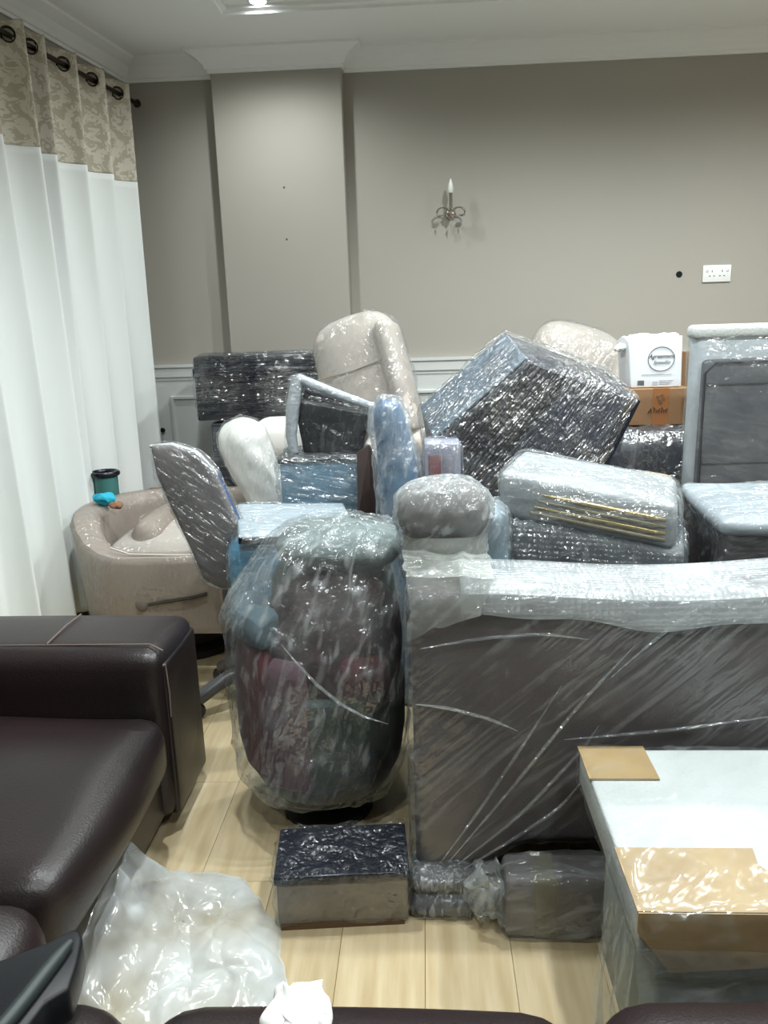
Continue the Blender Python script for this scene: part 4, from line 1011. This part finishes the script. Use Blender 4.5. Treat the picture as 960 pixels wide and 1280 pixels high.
obj('printed_mark', box(-.016, .006, yf-.0003, yf+.0005, .010, .026), mat('pale_print', (176, 182, 190), .6), t, smooth=False)
# tall carton wedged behind
t = thing('tall_carton', 'narrow upright brown carton wedged between printed box and tall grey panel', 'box', (1.27, 3.72, 0))
obj('body', bevel(box(-.055, .055, -.1, .15, 0, 1.19), .004), cardm, t); obj('flap', xf(box(-.05, .05, -.1, -.095, 0, .1), (0, 0, 1.185), (.2, 0, 0)), cardm, t, smooth=False)
# tall wrapped panel
t = thing('wrapped_headboard', 'tall grey upholstered headboard in bubble film with white foam top', 'headboard', (1.42, 3.05, 0))
xa = PY(861, 500, 3.0).x-1.42
pn = obj('panel', rbox(xa+.012, .5, -.03, .04, .01, 1.30, .03), mat('bluish_foam', (196, 202, 206), .6, rgb2=(180, 186, 190), cscale=5), t)
up = obj('upholstery', rbox(xa+.045, .46, -.055, -.02, .1, 1.19, .022, puff=.004), mat('steel_grey_fabric', (92, 94, 98), .75, rgb2=(78, 80, 86), cscale=6), t)
for zz in (.62, .80, 1.10):
    obj('seam', tube([(xa+.06, -.0575, zz), (.45, -.0575, zz)], .004, 6), mat('seam_dark', (52, 52, 56), .8), up)
obj('piping', tube([(xa+.055, -.058, .2), (xa+.05, -.058, 1.14), (xa+.085, -.058, 1.18), (.45, -.058, 1.185)], .006, 8), mat('seam_dark', (52, 52, 56), .8), up)
obj('foam_cap', rbox(xa+.005, .5, -.045, .05, 1.265, 1.318, .02), foamm, t)
film(t, [pn, up], film_mat('film_panel', (1, 0, -.2), haze=.08, gloss=.07, streak_haze=.08, stretch=3, bump=.6), vox=.012, off=.008, amp=.005, sdir=(1, 0, -.2), freq=14, stretch=3, seed=131)
# stool behind the bench
t = thing('round_stool', 'round pale wooden stool between the silver bench and the dark glossy cabinet', 'stool', (.775, 2.80, 0))
zz = PY(800, 596, 2.80).z
obj('top', xf(lathe([(.07, -.03), (.105, -.025), (.11, -.01), (.105, 0), (.02, .006)], 36), (0, 0, zz)), woodm, t)
for k_ in range(4):
    a = PI/4+k_*PI/2; obj('leg', tube([(.06*math.cos(a), .06*math.sin(a), zz-.03), (.10*math.cos(a), .10*math.sin(a), 0)], .016, 10), brownm, t)
# silver bench on the sofa seat
t = thing('wrapped_bench', 'silver bubble-wrapped padded bench with gold strips on the long sofa seat', 'bench', (.465, 2.17, .445), math.radians(-17))
def tilt(A):
    A[:, 2] -= .16*(A[:, 0]+.06)*np.clip(A[:, 2]/.4, 0, 1); return A
lw_ = obj('lower_cushion', rbox(-.235, .25, -.19, .19, .002, .37, .016, puff=.006, fn=tilt), mat('silver_grey_fabric', (110, 114, 118), .6, rgb2=(84, 88, 92), cscale=7), t)
up = obj('upper_cushion', rbox(-.225, .225, -.185, .185, .37, .49, .018, puff=.006, fn=tilt), mat('pale_silver_fabric', (160, 164, 166), .5, rgb2=(140, 144, 146), cscale=6), t)
gs = []
for k_, z in enumerate((.395, .412, .430, .448)):
    pp = np.array([(-.14+.01*k_, -.184, z), (.0, -.188, z), (.17, -.187, z), (.2, -.183, z)]); pp = tilt(pp)
    gs.append(obj('gold_strip', tube([tuple(q) for q in pp], [.006, .0075, .0075, .006], 10), goldm if k_ % 2 else mat('dull_gold', (150, 142, 116), .4, metal=.5), up))
film(t, [lw_], f_bub, vox=.008, off=.006, amp=.010, sdir=(0, .2, 1), freq=40, stretch=3, seed=141, zmin=.002)
film(t, [up]+gs, film_mat('film_bench', (1, 0, .1), haze=.08, gloss=.14, streak_haze=.15, stretch=4), vox=.008, off=.006, amp=.009, sdir=(1, .1, 0), freq=26, stretch=4, seed=143)
t = thing('folded_throw', 'pale blue cloth bundle in film tucked at the end of the silver bench', 'bundle', (.19, 2.06, .445), math.radians(-17))
b1 = obj('cloth', rbox(-.035, .03, -.10, .10, .002, .42, .028, puff=.012), mat('pale_blue_cloth', (120, 148, 160), .7, rgb2=(96, 122, 136), cscale=5), t)
film(t, [b1], f_milk, vox=.009, off=.005, amp=.010, sdir=(.3, 0, 1), freq=20, seed=145, zmin=.002)
# dark box at the right on the sofa seat
t = thing('wrapped_box', 'brown-black box under a pale film cover beside the silver bench', 'box', (1.06, 2.17, .445), math.radians(-6))
b1 = obj('body', bevel(box(-.275, .30, -.24, .24, .003, .365), .008), mat('brown_black_panel', (58, 52, 52), .45), t)
b2 = obj('cover', rbox(-.285, .315, -.25, .25, .355, .395, .016, puff=.01), mat('pale_grey_cover', (146, 154, 158), .5, rgb2=(124, 132, 138), cscale=3), t)
film(t, [b1, b2], film_mat('film_box', (1, .2, .1), haze=.07, gloss=.09, streak_haze=.25, stretch=4), vox=.010, off=.005, amp=.009, sdir=(1, 0, .2), freq=22, stretch=4, hull=False, seed=147, zmin=.002)
